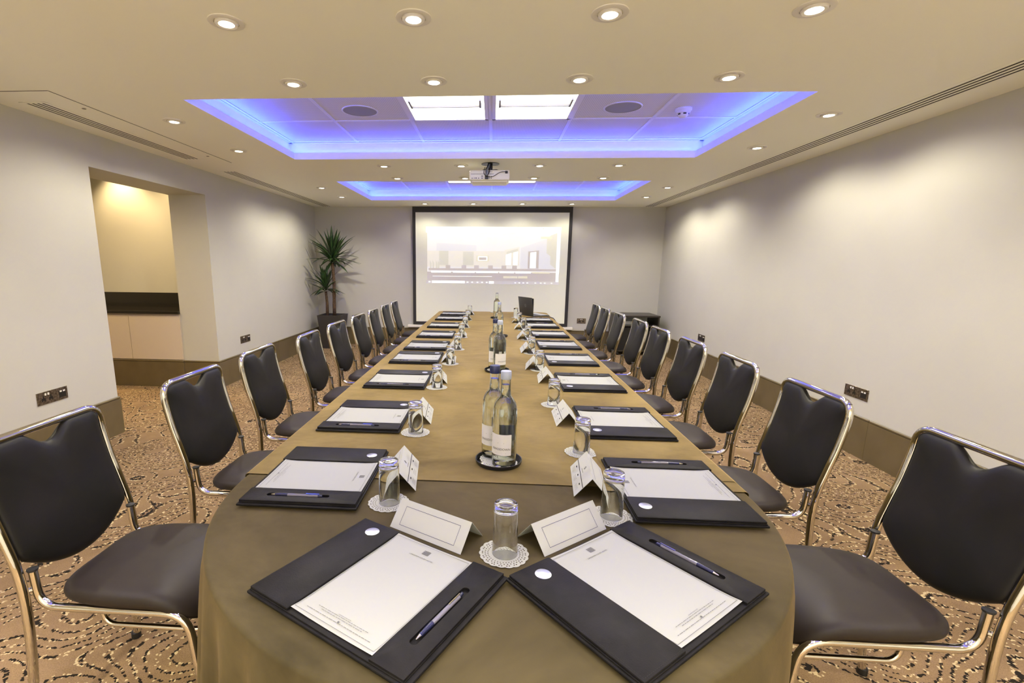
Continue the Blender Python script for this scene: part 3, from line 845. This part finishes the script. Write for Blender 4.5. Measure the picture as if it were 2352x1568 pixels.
def make_sheet():
    t = thing('notepaper_sheet', '', 'paper', (0, 0, 0), 0, 'headed notepaper sheets in the folders')
    b = MB(); n = 14
    rings = []
    for i in range(n+1):
        y = -0.1485+0.297*i/n
        lift = 0.0035*max(0, (abs(y)-0.10)/0.0485)**2
        rings.append([(x, y, 0.0002+lift*(0.4+0.6*(x/0.105)**2)) for x in (-0.103, -0.05, 0, 0.05, 0.103)])
    b.loft(rings, False)
    b.build('sheet', PAPER, t, True)
    p = MB(); z = 0.0028
    def L(x0, x1, y0, y1, z=z): p.poly([(x0, y0, z), (x1, y0, z), (x1, y1, z), (x0, y1, z)])
    e = 0.00035
    zz = 0.0042
    for (x0, x1, y0, y1) in ((-0.097, 0.097, 0.1415, 0.1415+e*2), (-0.097, 0.097, -0.1415, -0.1415+e*2)): L(x0, x1, y0, y1, zz-0.0008)
    for x in (-0.097, 0.0965):
        r = [[(x, y, 0.0006+0.0035*max(0, (abs(y)-0.10)/0.0485)**2), (x+e*1.6, y, 0.0006+0.0035*max(0, (abs(y)-0.10)/0.0485)**2)] for y in [-0.1415+0.283*k/20 for k in range(21)]]
        p.loft(r, False)
    z2 = 0.0007
    for k in range(5): L(-0.0085, 0.0085, 0.117+k*0.003, 0.1188+k*0.003, 0.0012)
    text_into(p, 'LANGHAM COURT HOTEL', 0.0052, 0, 0.103, 0.0009)
    text_into(p, 'LANGHAM COURT HOTEL', 0.0026, 0, -0.112, 0.0012)
    for k, (w) in enumerate((0.062, 0.05, 0.0, 0.078)):
        if w:
            x = -w
            while x < w:
                d = 0.004+0.003*((k*7+int(x*3000)) % 3); L(x, min(x+d, w), -0.116-k*0.0045, -0.1152-k*0.0045, 0.0022); x += d+0.0015
    L(-0.002, 0.002, -0.128, -0.1245, 0.0022)
    p.build('printing', INK, t)
    return t
def make_pen():
    t = thing('ballpoint_pen', '', 'pen', (0, 0, 0), 0, 'ballpoint pens in the folders')
    def cyl(r0, r1, y0, y1, n=14):
        return MB().loft([[(r*math.cos(2*PI*i/n), y, r*math.sin(2*PI*i/n)) for i in range(n)] for (r, y) in ((r0, y0), (r1, y1))], True, True, True)
    cyl(0.0042, 0.0042, -0.028, 0.055).build('barrel', PENC, t, True, angle=0.8)
    cyl(0.0036, 0.0048, -0.062, -0.028).build('grip', PENB, t, True, angle=0.8)
    cyl(0.0010, 0.0034, -0.073, -0.062).build('tip', CHROME, t, True, angle=0.8)
    cyl(0.0044, 0.0030, 0.055, 0.066).build('push_button', PENB, t, True, angle=0.8)
    MB().box(-0.0012, 0.0012, 0.022, 0.058, 0.0044, 0.0056).build('clip', CHROME, t)
    cyl(0.0018, 0.0018, -0.027, 0.05).build('ink_refill', PENB, t, True, angle=0.8)
    return t
def make_card():
    """tent card; local x along the fold; face toward -y carries the name frame, face toward +y the notes"""
    t = thing('tent_card', '', 'place card', (0, 0, 0), 0, 'folded tent cards on the table')
    L2, D, Hh = 0.1035, 0.047, 0.056
    th = 0.0005
    b = MB()
    prof = [(-D, 0.0), (0.0, Hh), (D, 0.0), (D-2*th, 0.0), (0.0, Hh-2.2*th), (-D+2*th, 0.0)]
    b.loft([[(x, y, z) for (y, z) in prof] for x in (-L2, L2)], True, True, True)
    b.build('card', CARD, t)
    ln = math.hypot(D, Hh)
    def face(sgn):
        # matrix that maps (x, v along the slope from the base up, small offset) onto the slope
        up = Vector((0, -sgn*D, Hh)).normalized() if sgn > 0 else Vector((0, D, Hh)).normalized()
        xa = Vector((1, 0, 0)) if sgn < 0 else Vector((-1, 0, 0))
        nrm = xa.cross(up)
        base = Vector((0, sgn*D, 0))
        return Matrix(((xa.x, up.x, nrm.x, base.x), (xa.y, up.y, nrm.y, base.y), (xa.z, up.z, nrm.z, base.z), (0, 0, 0, 1)))
    def rect(mb, M, x0, x1, y0, y1, z=0.0004):
        mb.poly([M @ Vector(p) for p in ((x0, y0, z), (x1, y0, z), (x1, y1, z), (x0, y1, z))])
    F = face(-1); p = MB(); e = 0.0009
    x0, x1, y0, y1 = -0.080, 0.080, 0.012, 0.058
    rect(p, F, x0, x1, y0, y0+e); rect(p, F, x0, x1, y1-e, y1); rect(p, F, x0, x0+e, y0+e, y1-e); rect(p, F, x1-e, x1, y0+e, y1-e)
    p.build('name_frame', INKB, t)
    G = face(1); p = MB()
    rect(p, G, -L2+0.001, L2-0.001, 0.0342, 0.0364)
    # little emblem and three notes
    for k in range(4):
        a = k*PI/2; c = (math.cos(a)*0.006, math.sin(a)*0.006); c2 = (math.cos(a+PI/2)*0.006, math.sin(a+PI/2)*0.006)
        cc = lambda q, s: G @ Vector((0.0+q[0]*s, 0.056+q[1]*s, 0.0004))
        p.poly([cc(c, 1), cc(c2, 1), cc(c2, 0.6), cc(c, 0.6)])
    for k in range(9): rect(p, G, -0.016+k*0.0036, -0.0138+k*0.0036, 0.0435, 0.0450)
    for cxx in (-0.062, 0.0, 0.062):
        rect(p, G, cxx-0.006, cxx+0.006, 0.0235, 0.0275)
        for j in range(3):
            for k in range(6): rect(p, G, cxx-0.018+k*0.006, cxx-0.0142+k*0.006, 0.0085+j*0.0042, 0.0092+j*0.0042)
    p.build('printing', INKD, t)
    return t
def make_doily():
    """round paper lace mat with scalloped edge and pierced band"""
    t = thing('doily', '', 'doily', (0, 0, 0), 0, 'white paper doilies under the glasses')
    N = 108; S = 18
    b = MB()
    R = 0.0545
    def edge(i):
        a = 2*PI*i/N
        return R*(0.965+0.05*abs(math.sin(a*S/2)))
    radii = [0.0, 0.012, 0.024, 0.031, 0.034, 0.037, 0.040, 0.043, 0.046, 0.049, None]
    V = []
    for r in radii:
        V.append([b.bm.verts.new(((r if r is not None else edge(i))*math.cos(2*PI*i/N), (r if r is not None else edge(i))*math.sin(2*PI*i/N), 0.0006+(0.0004 if r and r > 0.034 else 0)+(0.0012*max(0, math.sin(3*2*PI*i/N)) if r is None else 0))) for i in range(N)] if r != 0.0 else None)
    c = b.bm.verts.new((0, 0, 0.0006))
    for i in range(N): b.bm.faces.new((c, V[1][i], V[1][(i+1) % N]))
    rnd = random.Random(4)
    for k in range(1, len(radii)-1):
        for i in range(N):
            hole = False
            if k in (4, 6, 8):
                hole = (i % 6) in ((1, 4) if k == 4 else (2, 5) if k == 6 else (1, 3))
            if hole: continue
            j = (i+1) % N
            b.bm.faces.new((V[k][i], V[k][j], V[k+1][j], V[k+1][i]))
    b.build('lace', DOILY, t)
    return t
def make_glass():
    """highball tumbler standing upside down"""
    t = thing('drinking_glass', '', 'glass', (0, 0, 0), 0, 'upside-down drinking glasses on doilies')
    prof = [(0.0, 0.1200), (0.0150, 0.1190), (0.0215, 0.1200), (0.0245, 0.1192), (0.0262, 0.1165), (0.0263, 0.1080), (0.0272, 0.0600), (0.0285, 0.0006), (0.0282, 0.0),
            (0.0272, 0.0002), (0.0268, 0.0012), (0.0257, 0.0600), (0.0248, 0.0980), (0.0235, 0.1015), (0.0200, 0.1040), (0.0100, 0.1055), (0.0, 0.1058)]
    b = MB().lathe(prof, n=48, cap0=False, cap1=False)
    bmesh.ops.remove_doubles(b.bm, verts=b.bm.verts, dist=0.00005)
    b.build('tumbler', GLASS, t, True)
    return t

folder, sheet, pen, card, doily, glass = make_folder(), make_sheet(), make_pen(), make_card(), make_doily(), make_glass()
used = {}
def put(proto, key, loc, rz, lab):
    if key not in used:
        used[key] = True; proto.location = loc; proto.rotation_euler = (0, 0, rz); proto['label'] = lab; return proto
    return dup(proto, loc, rz, lab)
def local(cx, cy, rz, x, y):
    return (cx+x*math.cos(rz)-y*math.sin(rz), cy+x*math.sin(rz)+y*math.cos(rz))
def setting(cx, cy, rz, where, has_pen=True, cz=TZ+0.0035):
    z = cz
    put(folder, 'folder', (cx, cy, z), rz, 'open black leather desk folder '+where)
    sxy = local(cx, cy, rz, 0.0165, 0.002)
    put(sheet, 'sheet', (sxy[0], sxy[1], z+0.0098), rz, 'white headed notepaper '+where)
    pxy = local(cx, cy, rz, 0.155, -0.010)
    put(pen, 'pen', (pxy[0], pxy[1], z+0.0150), rz + (PI if False else 0), 'ballpoint pen in the folder '+where)
XLf, XRf = -0.497, 0.523
YLf = [1.328, 1.912, 2.572, 3.208, 3.712, 4.338, 5.020, 5.715, 6.255]
YRf = [1.325, 1.918, 2.598, 3.245, 3.857, 4.470, 5.130, 5.668]
setting(-0.2075, 0.842, math.radians(-29.8), 'at the left of the half-round near end')
setting(0.292, 0.877, math.radians(38.6), 'at the right of the half-round near end')
for i, y in enumerate(YLf): setting(XLf-0.002*(i % 2), y, -PI/2, 'in the left row, %s' % ordn(i, 9))
for i, y in enumerate(YRf): setting(XRf, y, PI/2, 'in the right row, %s' % ordn(i, 8), cz=TZ+0.0045)

GL = [(-0.267, 1.194), (-0.282, 1.742), (-0.280, 2.436), (-0.264, 3.054), (-0.258, 3.602), (-0.268, 4.237), (-0.275, 4.930), (-0.285, 5.593), (-0.290, 6.215)]
GR = [(0.313, 1.169), (0.311, 1.595), (0.286, 2.170), (0.291, 2.929), (0.286, 3.500), (0.303, 4.157), (0.306, 4.805), (0.295, 5.376), (0.283, 5.970)]
def glass_at(x, y, where, z=TZ):
    put(doily, 'doily', (x, y, z+0.001), random.uniform(0, 6), 'round white lace doily under the glass '+where)
    put(glass, 'glass', (x+0.002, y+0.002, z+0.0018), 0, 'upside-down clear drinking glass '+where)
glass_at(0.037, 0.982, 'between the two tent cards at the near end', TZ-0.003)
for i, (x, y) in enumerate(GL): glass_at(x, y, 'in the left row, %s' % ordn(i, 9), TZ if i else TZ-0.003)
for i, (x, y) in enumerate(GR): glass_at(x, y, 'in the right row, %s' % ordn(i, 9), TZ if i else TZ-0.003)

def card_at(x, y, rz, where, z=TZ+0.0005):
    put(card, 'card', (x, y, z), rz, 'white folded tent card '+where)
card_at(-0.125, 1.062, math.radians(-30), 'at the left of the near end with a blue name frame', TZ-0.002)
card_at(0.178, 1.078, math.radians(38.5), 'at the right of the near end with a dark name frame', TZ-0.002)
# side cards: name frame faces the chair
CL = [(-0.262, 1.36), (-0.289, 1.945), (-0.291, 2.62), (-0.285, 3.20), (-0.280, 3.73), (-0.275, 4.36), (-0.290, 5.04), (-0.290, 5.72), (-0.283, 6.31)]
CR = [(0.293, 1.363), (0.312, 1.968), (0.309, 2.682), (0.262, 3.02), (0.262, 3.61), (0.268, 4.27), (0.272, 4.93), (0.272, 5.50)]
for i, (x, y) in enumerate(CL): card_at(x, y, math.radians(-84 if i == 0 else -88 + (i*7 % 5)), 'with printed notes in the left row, %s' % ordn(i, 9))
for i, (x, y) in enumerate(CR): card_at(x, y, math.radians(87+(i*5 % 7)-3), 'with printed notes in the right row, %s' % ordn(i, 8))

# ------------------------------------------------------------------ bottles on round trays
def make_tray():
    t = thing('round_tray', '', 'tray', (0, 0, 0), 0, 'round steel trays with black rims')
    MB().lathe([(0.070, 0.0), (0.0735, 0.004), (0.0755, 0.0135), (0.0745, 0.0145), (0.0725, 0.0135), (0.070, 0.0035), (0.0, 0.0030)], n=48, cap0=True, cap1=False).build('rim', DARK, t, True, angle=0.8)
    MB().lathe([(0.0695, 0.0032), (0.0695, 0.0040), (0.0, 0.0042)], n=48, cap0=False, cap1=False).build('steel_plate', mat('polished_steel', (0.75, 0.76, 0.72), 0.15, metal=1.0), t, True)
    return t
def bottle_prof():
    return [(0.0, 0.004), (0.026, 0.0), (0.034, 0.001), (0.0375, 0.006), (0.0380, 0.02), (0.0380, 0.170), (0.0370, 0.188), (0.0335, 0.203), (0.0265, 0.215), (0.0195, 0.223), (0.0165, 0.232), (0.0152, 0.250), (0.0145, 0.285), (0.0150, 0.290), (0.0150, 0.296)]
def make_bottle(cap, labelled, water):
    t = thing('water_bottle', '', 'bottle', (0, 0, 0), 0, 'glass water bottles along the middle of the table')
    pr = bottle_prof(); w = 0.0022
    inner = [(max(r-w, 0.0), z+(0.006 if k < 4 else 0)) for k, (r, z) in enumerate(pr)]
    inner[0] = (0.0, 0.012); inner[1] = (0.024, 0.008); inner[2] = (0.031, 0.009); inner[3] = (0.0352, 0.013)
    b = MB().lathe(pr+list(reversed(inner)), n=48, cap0=False, cap1=False)
    bmesh.ops.remove_doubles(b.bm, verts=b.bm.verts, dist=0.00005)
    b.build('bottle_glass', BOTG, t, True)
    if water:
        wp = [(max(r-0.0003, 0), z+0.0003) for (r, z) in inner if z < 0.262]
        wp[0] = (0.0, wp[0][1])
        wp.append((wp[-1][0]-0.0002, 0.262)); wp.append((0.0, 0.262))
        b = MB().lathe(wp, n=40, cap0=False, cap1=False)
        bmesh.ops.remove_doubles(b.bm, verts=b.bm.verts, dist=0.00005)
        b.build('water', WATER, t, True, angle=1.0)
    if cap:
        m = SILVCAP if cap == 'pale' else NAVYCAP
        b = MB().lathe([(0.0158, 0.279), (0.0165, 0.281), (0.0165, 0.302), (0.0155, 0.304), (0.0, 0.304)], n=28, cap0=False, cap1=False)
        b.build('cap', m, t, True, angle=0.6)
    if labelled:
        a0, a1 = math.radians(178), math.radians(302)      # wraps the left of the camera side
        n = 30; r = 0.0384
        rings = [[(r*math.cos(a0+(a1-a0)*i/n), r*math.sin(a0+(a1-a0)*i/n), z) for i in range(n+1)] for z in (0.045, 0.112)]
        lb = MB().loft(rings, False).build('label', LABEL, t, True)
        # lettering wrapped on the same cylinder
        p = MB()
        text_into(p, 'KINGSDOWN', 0.0098, 0, 0, 0)
        am = math.radians(252)
        for v in p.bm.verts:
            a = am+v.co.x/(r+0.0003); z = 0.062+v.co.y
            v.co = Vector(((r+0.0003)*math.cos(a), (r+0.0003)*math.sin(a), z))
        for (w_, zz) in ((0.016, 0.052), (0.010, 0.084)):
            q = [(-w_, zz), (w_, zz), (w_, zz+0.0012), (-w_, zz+0.0012)]
            p.poly([((r+0.0003)*math.cos(am+u/r), (r+0.0003)*math.sin(am+u/r), z) for u, z in q])
        p.build('label_print', INKD, lb)
        # back label
        a0, a1 = math.radians(40), math.radians(100)
        rings = [[(r*math.cos(a0+(a1-a0)*i/n), r*math.sin(a0+(a1-a0)*i/n), z) for i in range(n+1)] for z in (0.075, 0.125)]
        MB().loft(rings, False).build('back_label', LABEL, t, True)
    return t
TR = [(0.030, 1.487, 'nearest'), (0.034, 2.870, 'second nearest'), (0.066, 4.33, 'third nearest'), (0.052, 5.87, 'farthest')]
tray = make_tray()
for k, (x, y, w) in enumerate(TR):
    (lambda o: o)(put(tray, 'tray', (x, y, TZ+0.0005), 0, 'round black-rimmed steel tray on the middle line of the table, %s' % w))
bA = make_bottle('pale', True, True); bB = make_bottle('navy', True, True); bC = make_bottle(None, False, True)
def bottle_at(pr, key, x, y, rz, lab):
    tx, ty = min(((a, b) for a, b, _ in TR), key=lambda q: (q[0]-x)**2+(q[1]-y)**2)
    k = 0.36
    put(doily, 'doily', (tx+(x-tx)*k, ty+(y-ty)*k, TZ+0.0046+(0.0006 if y < ty else 0)), random.uniform(0, 6), 'lace doily under the '+lab)
    put(pr, key, (x, y, TZ+0.0066), rz, lab)
bottle_at(bA, 'bA', 0.046, 1.452, 0.0, 'glass water bottle with pale cap on the nearest tray')
bottle_at(bB, 'bB', 0.012, 1.532, -0.1, 'glass water bottle with navy cap on the nearest tray')
bottle_at(bA, 'bA', 0.047, 2.838, 0.9, 'glass water bottle with pale cap on the second tray')
bottle_at(bB, 'bB', 0.020, 2.915, 0.4, 'glass water bottle with navy cap on the second tray')
bottle_at(bA, 'bA', 0.060, 4.31, 1.0, 'glass water bottle with pale cap on the third tray')
bottle_at(bC, 'bC', 0.050, 5.87, 0.0, 'uncapped clear water bottle on the farthest tray')
eb = thing('eraser_box', 'small white box lying at the far edge of the table behind the bottles', 'box', (0.008, 6.60, TZ))
MB().box(-0.035, 0.035, -0.02, 0.02, 0, 0.010, bevel=0.002).build('body', CARD, eb)
MB().lathe([(0.010, 0), (0.010, 0.012), (0, 0.012)], c=(0.008, 0, 0.010), n=16).build('knob', CHROME, eb)

# ------------------------------------------------------------------ laptop
lp = thing('laptop', 'open dark laptop at the far right of the table facing the right wall', 'laptop', (0.433, 6.225, TZ+0.001), math.radians(27))
MB().box(0.0, 0.235, -0.165, 0.165, 0.0, 0.016, bevel=0.004).build('base', LAPT, lp, True, angle=0.7)
kb = MB()
for r in range(5):
    for c in range(13): kb.box(0.03+r*0.018, 0.044+r*0.018, -0.14+c*0.0215, -0.121+c*0.0215, 0.0165, 0.0180)
kb.build('keyboard', DARK, lp)
MB().box(0.004, 0.231, -0.161, 0.161, 0.0155, 0.0166).build('palm_rest', SILV, lp)
tilt = math.radians(8)
lid = MB().box(-0.004, 0.003, -0.165, 0.165, 0.0, 0.225, bevel=0.002)
bmesh.ops.rotate(lid.bm, verts=lid.bm.verts, cent=(0, 0, 0), matrix=Matrix.Rotation(-tilt, 3, 'Y'))
ld_ = lid.build('lid', LAPT, lp, True, angle=0.7, loc=(0.0, 0, 0.014))
lg = MB()
N = 28
for i in range(N):
    a0, a1 = 2*PI*i/N, 2*PI*(i+1)/N
    P = lambda r, a: (-0.0046, r*math.cos(a), 0.118+r*math.sin(a))
    lg.poly([P(0.019, a0), P(0.019, a1), P(0.0165, a1), P(0.0165, a0)])
Mt = Matrix(((0, 0, -1, -0.0046), (-1, 0, 0, 0), (0, 1, 0, 0.112), (0, 0, 0, 1)))
text_into(lg, 'DELL', 0.0125, 0, 0, 0, M=Mt)
bmesh.ops.rotate(lg.bm, verts=lg.bm.verts, cent=(0, 0, 0), matrix=Matrix.Rotation(-tilt, 3, 'Y'))
lg.build('logo', SILV, ld_)
MB().box(0.0034, 0.0037, -0.155, 0.155, 0.012, 0.212).build('display', DARK, ld_)
cbk = MB()
cab_pts = fillet([(0.690, 6.20, TZ+0.012), (0.705, 6.05, TZ+0.008), (0.735, 5.90, TZ+0.010), (0.772, 5.80, TZ-0.05), (0.790, 5.75, 0.45), (0.80, 5.75, 0.006), (1.0, 6.2, 0.006)], 0.04, 6)
o = cbk.tube(cab_pts, 0.005, 8).build('cable', DARK, None, True)
tag(o, 'black cable running from the laptop over the right table edge', 'cable')

# ------------------------------------------------------------------ projector
pj = thing('projector', 'white ceiling projector with tangled cables, seen from behind', 'projector', (-0.055, 4.88, 2.14))
MB().box(-0.185, 0.185, -0.13, 0.13, 0.012, 0.104, bevel=0.016, seg=4).build('body', PROJ, pj, True, angle=0.9)
MB().box(-0.165, 0.165, -0.10, 0.12, 0.0, 0.02, bevel=0.006).build('underside', PROJ, pj, True, angle=0.9)
MB().box(-0.172, 0.04, -0.1315, -0.1295, 0.066, 0.0685).build('seam', GROOVE, pj)
for (x, z, w, h) in ((-0.160, 0.030, 0.010, 0.005), (-0.141, 0.031, 0.006, 0.007), (-0.124, 0.031, 0.011, 0.008), (-0.100, 0.030, 0.012, 0.005), (-0.068, 0.030, 0.016, 0.006), (-0.068, 0.048, 0.016, 0.006), (-0.002, 0.030, 0.007, 0.008), (0.016, 0.030, 0.007, 0.008), (-0.002, 0.044, 0.007, 0.008), (0.016, 0.044, 0.007, 0.008)):
    MB().box(x-w/2, x+w/2, -0.1315, -0.1298, z-h/2, z+h/2).build('port', DARK, pj)
g = MB()
for k in range(6): g.box(-0.030+k*0.010, -0.026+k*0.010, -0.1312, -0.1296, 0.083, 0.094)
g.build('vent_slots', SPKR, pj)
MB().box(0.144, 0.168, -0.140, -0.128, 0.070, 0.092, bevel=0.003).build('power_plug', DARK, pj)
MB().box(-0.042, -0.010, -0.150, -0.128, 0.020, 0.048, bevel=0.003).build('video_plug', DARK, pj)
MB().tube(fillet([(0.156, -0.140, 0.085), (0.10, -0.150, 0.082), (0.03, -0.152, 0.036), (-0.03, -0.152, 0.038), (-0.055, -0.150, 0.070), (-0.045, -0.10, 0.13)], 0.05, 8), 0.0028, 8).build('power_cable', DARK, pj, True)
br = thing('projector_mount', 'black ceiling bracket and cable bundle holding the projector', 'bracket', (-0.050, 4.86, ZC))
MB().lathe([(0.085, -0.004), (0.085, 0.0), (0.0, 0.0)], n=28, cap0=True, cap1=False).build('ceiling_plate', DARK, br)
MB().tube([(0.0, 0.0, -0.004), (0.0, 0.0, -0.060)], 0.022, 14).build('stem', DARK, br, True, angle=0.8)
for (ax, ay) in ((-0.085, -0.05), (0.085, -0.05), (-0.07, 0.07), (0.07, 0.07)):
    MB().tube([(0, 0, -0.056), (ax*0.7, ay*0.7, -0.060), (ax, ay, -0.071)], 0.006, 8).build('arm', DARK, br, True)
GREY = mat('cable_grey', (0.30, 0.35, 0.36), 0.4)
for k, (m_, dx) in enumerate(((GREY, -0.012), (DARK, -0.022), (DARK, 0.012), (SILV, -0.002))):
    MB().tube(fillet([(dx*0.8, -0.03, -0.002), (dx-0.004, -0.055, -0.035), (dx-0.018, -0.10, -0.060), (dx-0.016, -0.155, -0.095), (-0.028+dx*0.3, -0.165, -0.132)], 0.02, 5), 0.0045, 8).build('cable', m_, br, True)

# ------------------------------------------------------------------ ceiling speakers and smoke detector
def ceil_speaker(x, y, lab):
    t = thing('ceiling_speaker', lab, 'speaker', (x, y, ZT), 0, 'round speakers in the ceiling recess')
    MB().lathe([(0.130, 0), (0.130, -0.004), (0.122, -0.006), (0.120, -0.004)], n=40, cap0=False, cap1=False).build('bezel', WHITE, t, True)
    MB().lathe([(0.121, -0.003), (0.08, -0.0045), (0.0, -0.005)], n=40, cap0=False, cap1=False).build('grille', SPKR, t, True)
ceil_speaker(-0.988, 3.735, 'round grey ceiling speaker left of the bright panels')
ceil_speaker(0.876, 3.722, 'round grey ceiling speaker right of the bright panels')
sd = thing('smoke_detector', 'white domed smoke detector in the nearer blue ceiling recess', 'smoke detector', (1.305, 3.77, ZT))
MB().lathe([(0.055, 0), (0.055, -0.012), (0.050, -0.018), (0.0, -0.018)], n=32, cap0=False, cap1=False).build('base', WHITE, sd, True, angle=0.6)
MB().lathe([(0.046, -0.018), (0.046, -0.030), (0.038, -0.033), (0.034, -0.045), (0.024, -0.056), (0.012, -0.060), (0.0, -0.061)], n=32, cap0=False, cap1=False).build('dome', WHITE, sd, True, angle=0.6)
for k in range(6):
    a = k*PI/3+0.2
    b = MB(); r = 0.0395
    b.loft([[( (r-0.001*j)*math.cos(a+t_*0.07), (r-0.001*j)*math.sin(a+t_*0.07), z) for t_ in range(0, 9)] for j, z in ((0, -0.034), (3, -0.043))], False)
    b.build('slot', DARK, sd)

# ------------------------------------------------------------------ plant
pt = thing('planter', 'tall tapered dark grey planter in the far left corner', 'planter', (-2.655, 7.93, 0))
def sq(h, z): return [(-h, -h, z), (h, -h, z), (h, h, z), (-h, h, z)]
MB().loft([sq(0.145, 0.0), sq(0.198, 0.55), sq(0.182, 0.55), sq(0.178, 0.50)], True, True, False).build('pot', POT, pt)
MB().poly(sq(0.178, 0.52)).build('soil', SOIL, pt)
def crown(b, c, n, L, rnd, up=0.5, spread=1.0):
    for k in range(n):
        a = rnd.uniform(0, 2*PI); el = rnd.uniform(-0.35, 1.45) if k > n*0.25 else rnd.uniform(0.7, 1.5)
        ln = L*rnd.uniform(0.7, 1.1)*(1.0 if el > 0 else 0.8)
        w = rnd.uniform(0.021, 0.029)
        d = Vector((math.cos(a)*math.cos(el), math.sin(a)*math.cos(el), math.sin(el)))
        sdv = Vector((-math.sin(a), math.cos(a), 0))
        pts = []; p = Vector(c)+d*0.02+Vector((0, 0, rnd.uniform(-0.05, 0.05)))
        S = 8; rings = []
        for i in range(S+1):
            s = i/S
            ww = w*(0.55+0.9*s*(1-s)*2) if s < 0.6 else w*(1.0-((s-0.6)/0.4)**1.3)
            ww = max(ww, 0.0006)
            nrm = d.cross(sdv).normalized()
            rings.append([p-sdv*ww+nrm*ww*0.25, p-nrm*0.001, p+sdv*ww+nrm*ww*0.25, p+nrm*0.0015])
            p = p+d*(ln/S); d = (d+Vector((0, 0, -0.045-0.03*abs(math.cos(el))))).normalized()
            # keep inside the corner
            if p.y+7.93 > 8.27: p.y = 8.27-7.93
            if p.x-2.655 < -2.99: p.x = -2.99+2.655
        b.loft(rings, True)
pl = thing('yucca_plant', 'two-stemmed yucca with green sword leaves in the corner planter', 'plant', (-2.655, 7.93, 0.52))
rnd = random.Random(11)
t1 = [(0.03, 0.0, 0.0), (0.035, 0.0, 0.30), (0.045, 0.0, 0.60), (0.030, 0.0, 0.87)]
MB().tube(fillet(t1, 0.1, 4), lambda s: 0.028-0.004*s+0.002*math.sin(s*90), 12).build('stem', TRUNK, pl, True)
MB().tube(fillet([(-0.09, 0.0, 0.0), (-0.085, 0.0, 0.2), (-0.10, 0, 0.41)], 0.05, 4), lambda s: 0.026-0.005*s, 12).build('stem', TRUNK, pl, True)
b = MB(); crown(b, (0.03, 0.0, 0.92), 62, 0.47, rnd); b.build('leaf_crown', LEAF, pl, True)
b = MB(); crown(b, (-0.10, 0.0, 0.45), 40, 0.36, rnd); b.build('leaf_crown', LEAF, pl, True)

# ------------------------------------------------------------------ AV cabinet
av = thing('av_cabinet', 'low black open-front equipment cabinet in the far right corner', 'cabinet', (2.27, 7.98, 0))
AVM = mat('dark_wood_cabinet', (0.030, 0.024, 0.018), 0.35)
MB().box(-0.33, 0.33, -0.28, 0.28, 0.605, 0.63, bevel=0.003).build('top', AVM, av)
for x in (-0.32, 0.30): MB().box(x, x+0.02, -0.275, 0.275, 0.06, 0.605).build('side_panel', AVM, av)
MB().box(-0.30, 0.30, -0.27, 0.27, 0.06, 0.08).build('bottom_shelf', AVM, av)
MB().box(-0.30, 0.30, -0.27, 0.27, 0.46, 0.475).build('shelf', AVM, av)
MB().box(-0.30, -0.02, -0.20, 0.2, 0.08, 0.44, bevel=0.004).build('equipment_rack', DARK, av)
MB().box(0.0, 0.28, -0.20, 0.2, 0.08, 0.38, bevel=0.004).build('equipment_rack', DARK, av)
MB().box(-0.25, 0.15, -0.15, 0.15, 0.475, 0.53, bevel=0.004).build('media_player', SILV, av)
for x in (-0.28, 0.28):
    for y in (-0.23, 0.23): MB().loft([[(x-0.012+0.024*j, y+0.028*math.cos(2*PI*i/16), 0.030+0.028*math.sin(2*PI*i/16)) for i in range(16)] for j in (0, 1)], True, True, True).build('castor', DARK, av)
wl2 = []
socket((1.50, YB, 0.47), PI, 0.147, 'dark twin socket on the back wall right of the screen', 'power', 2)
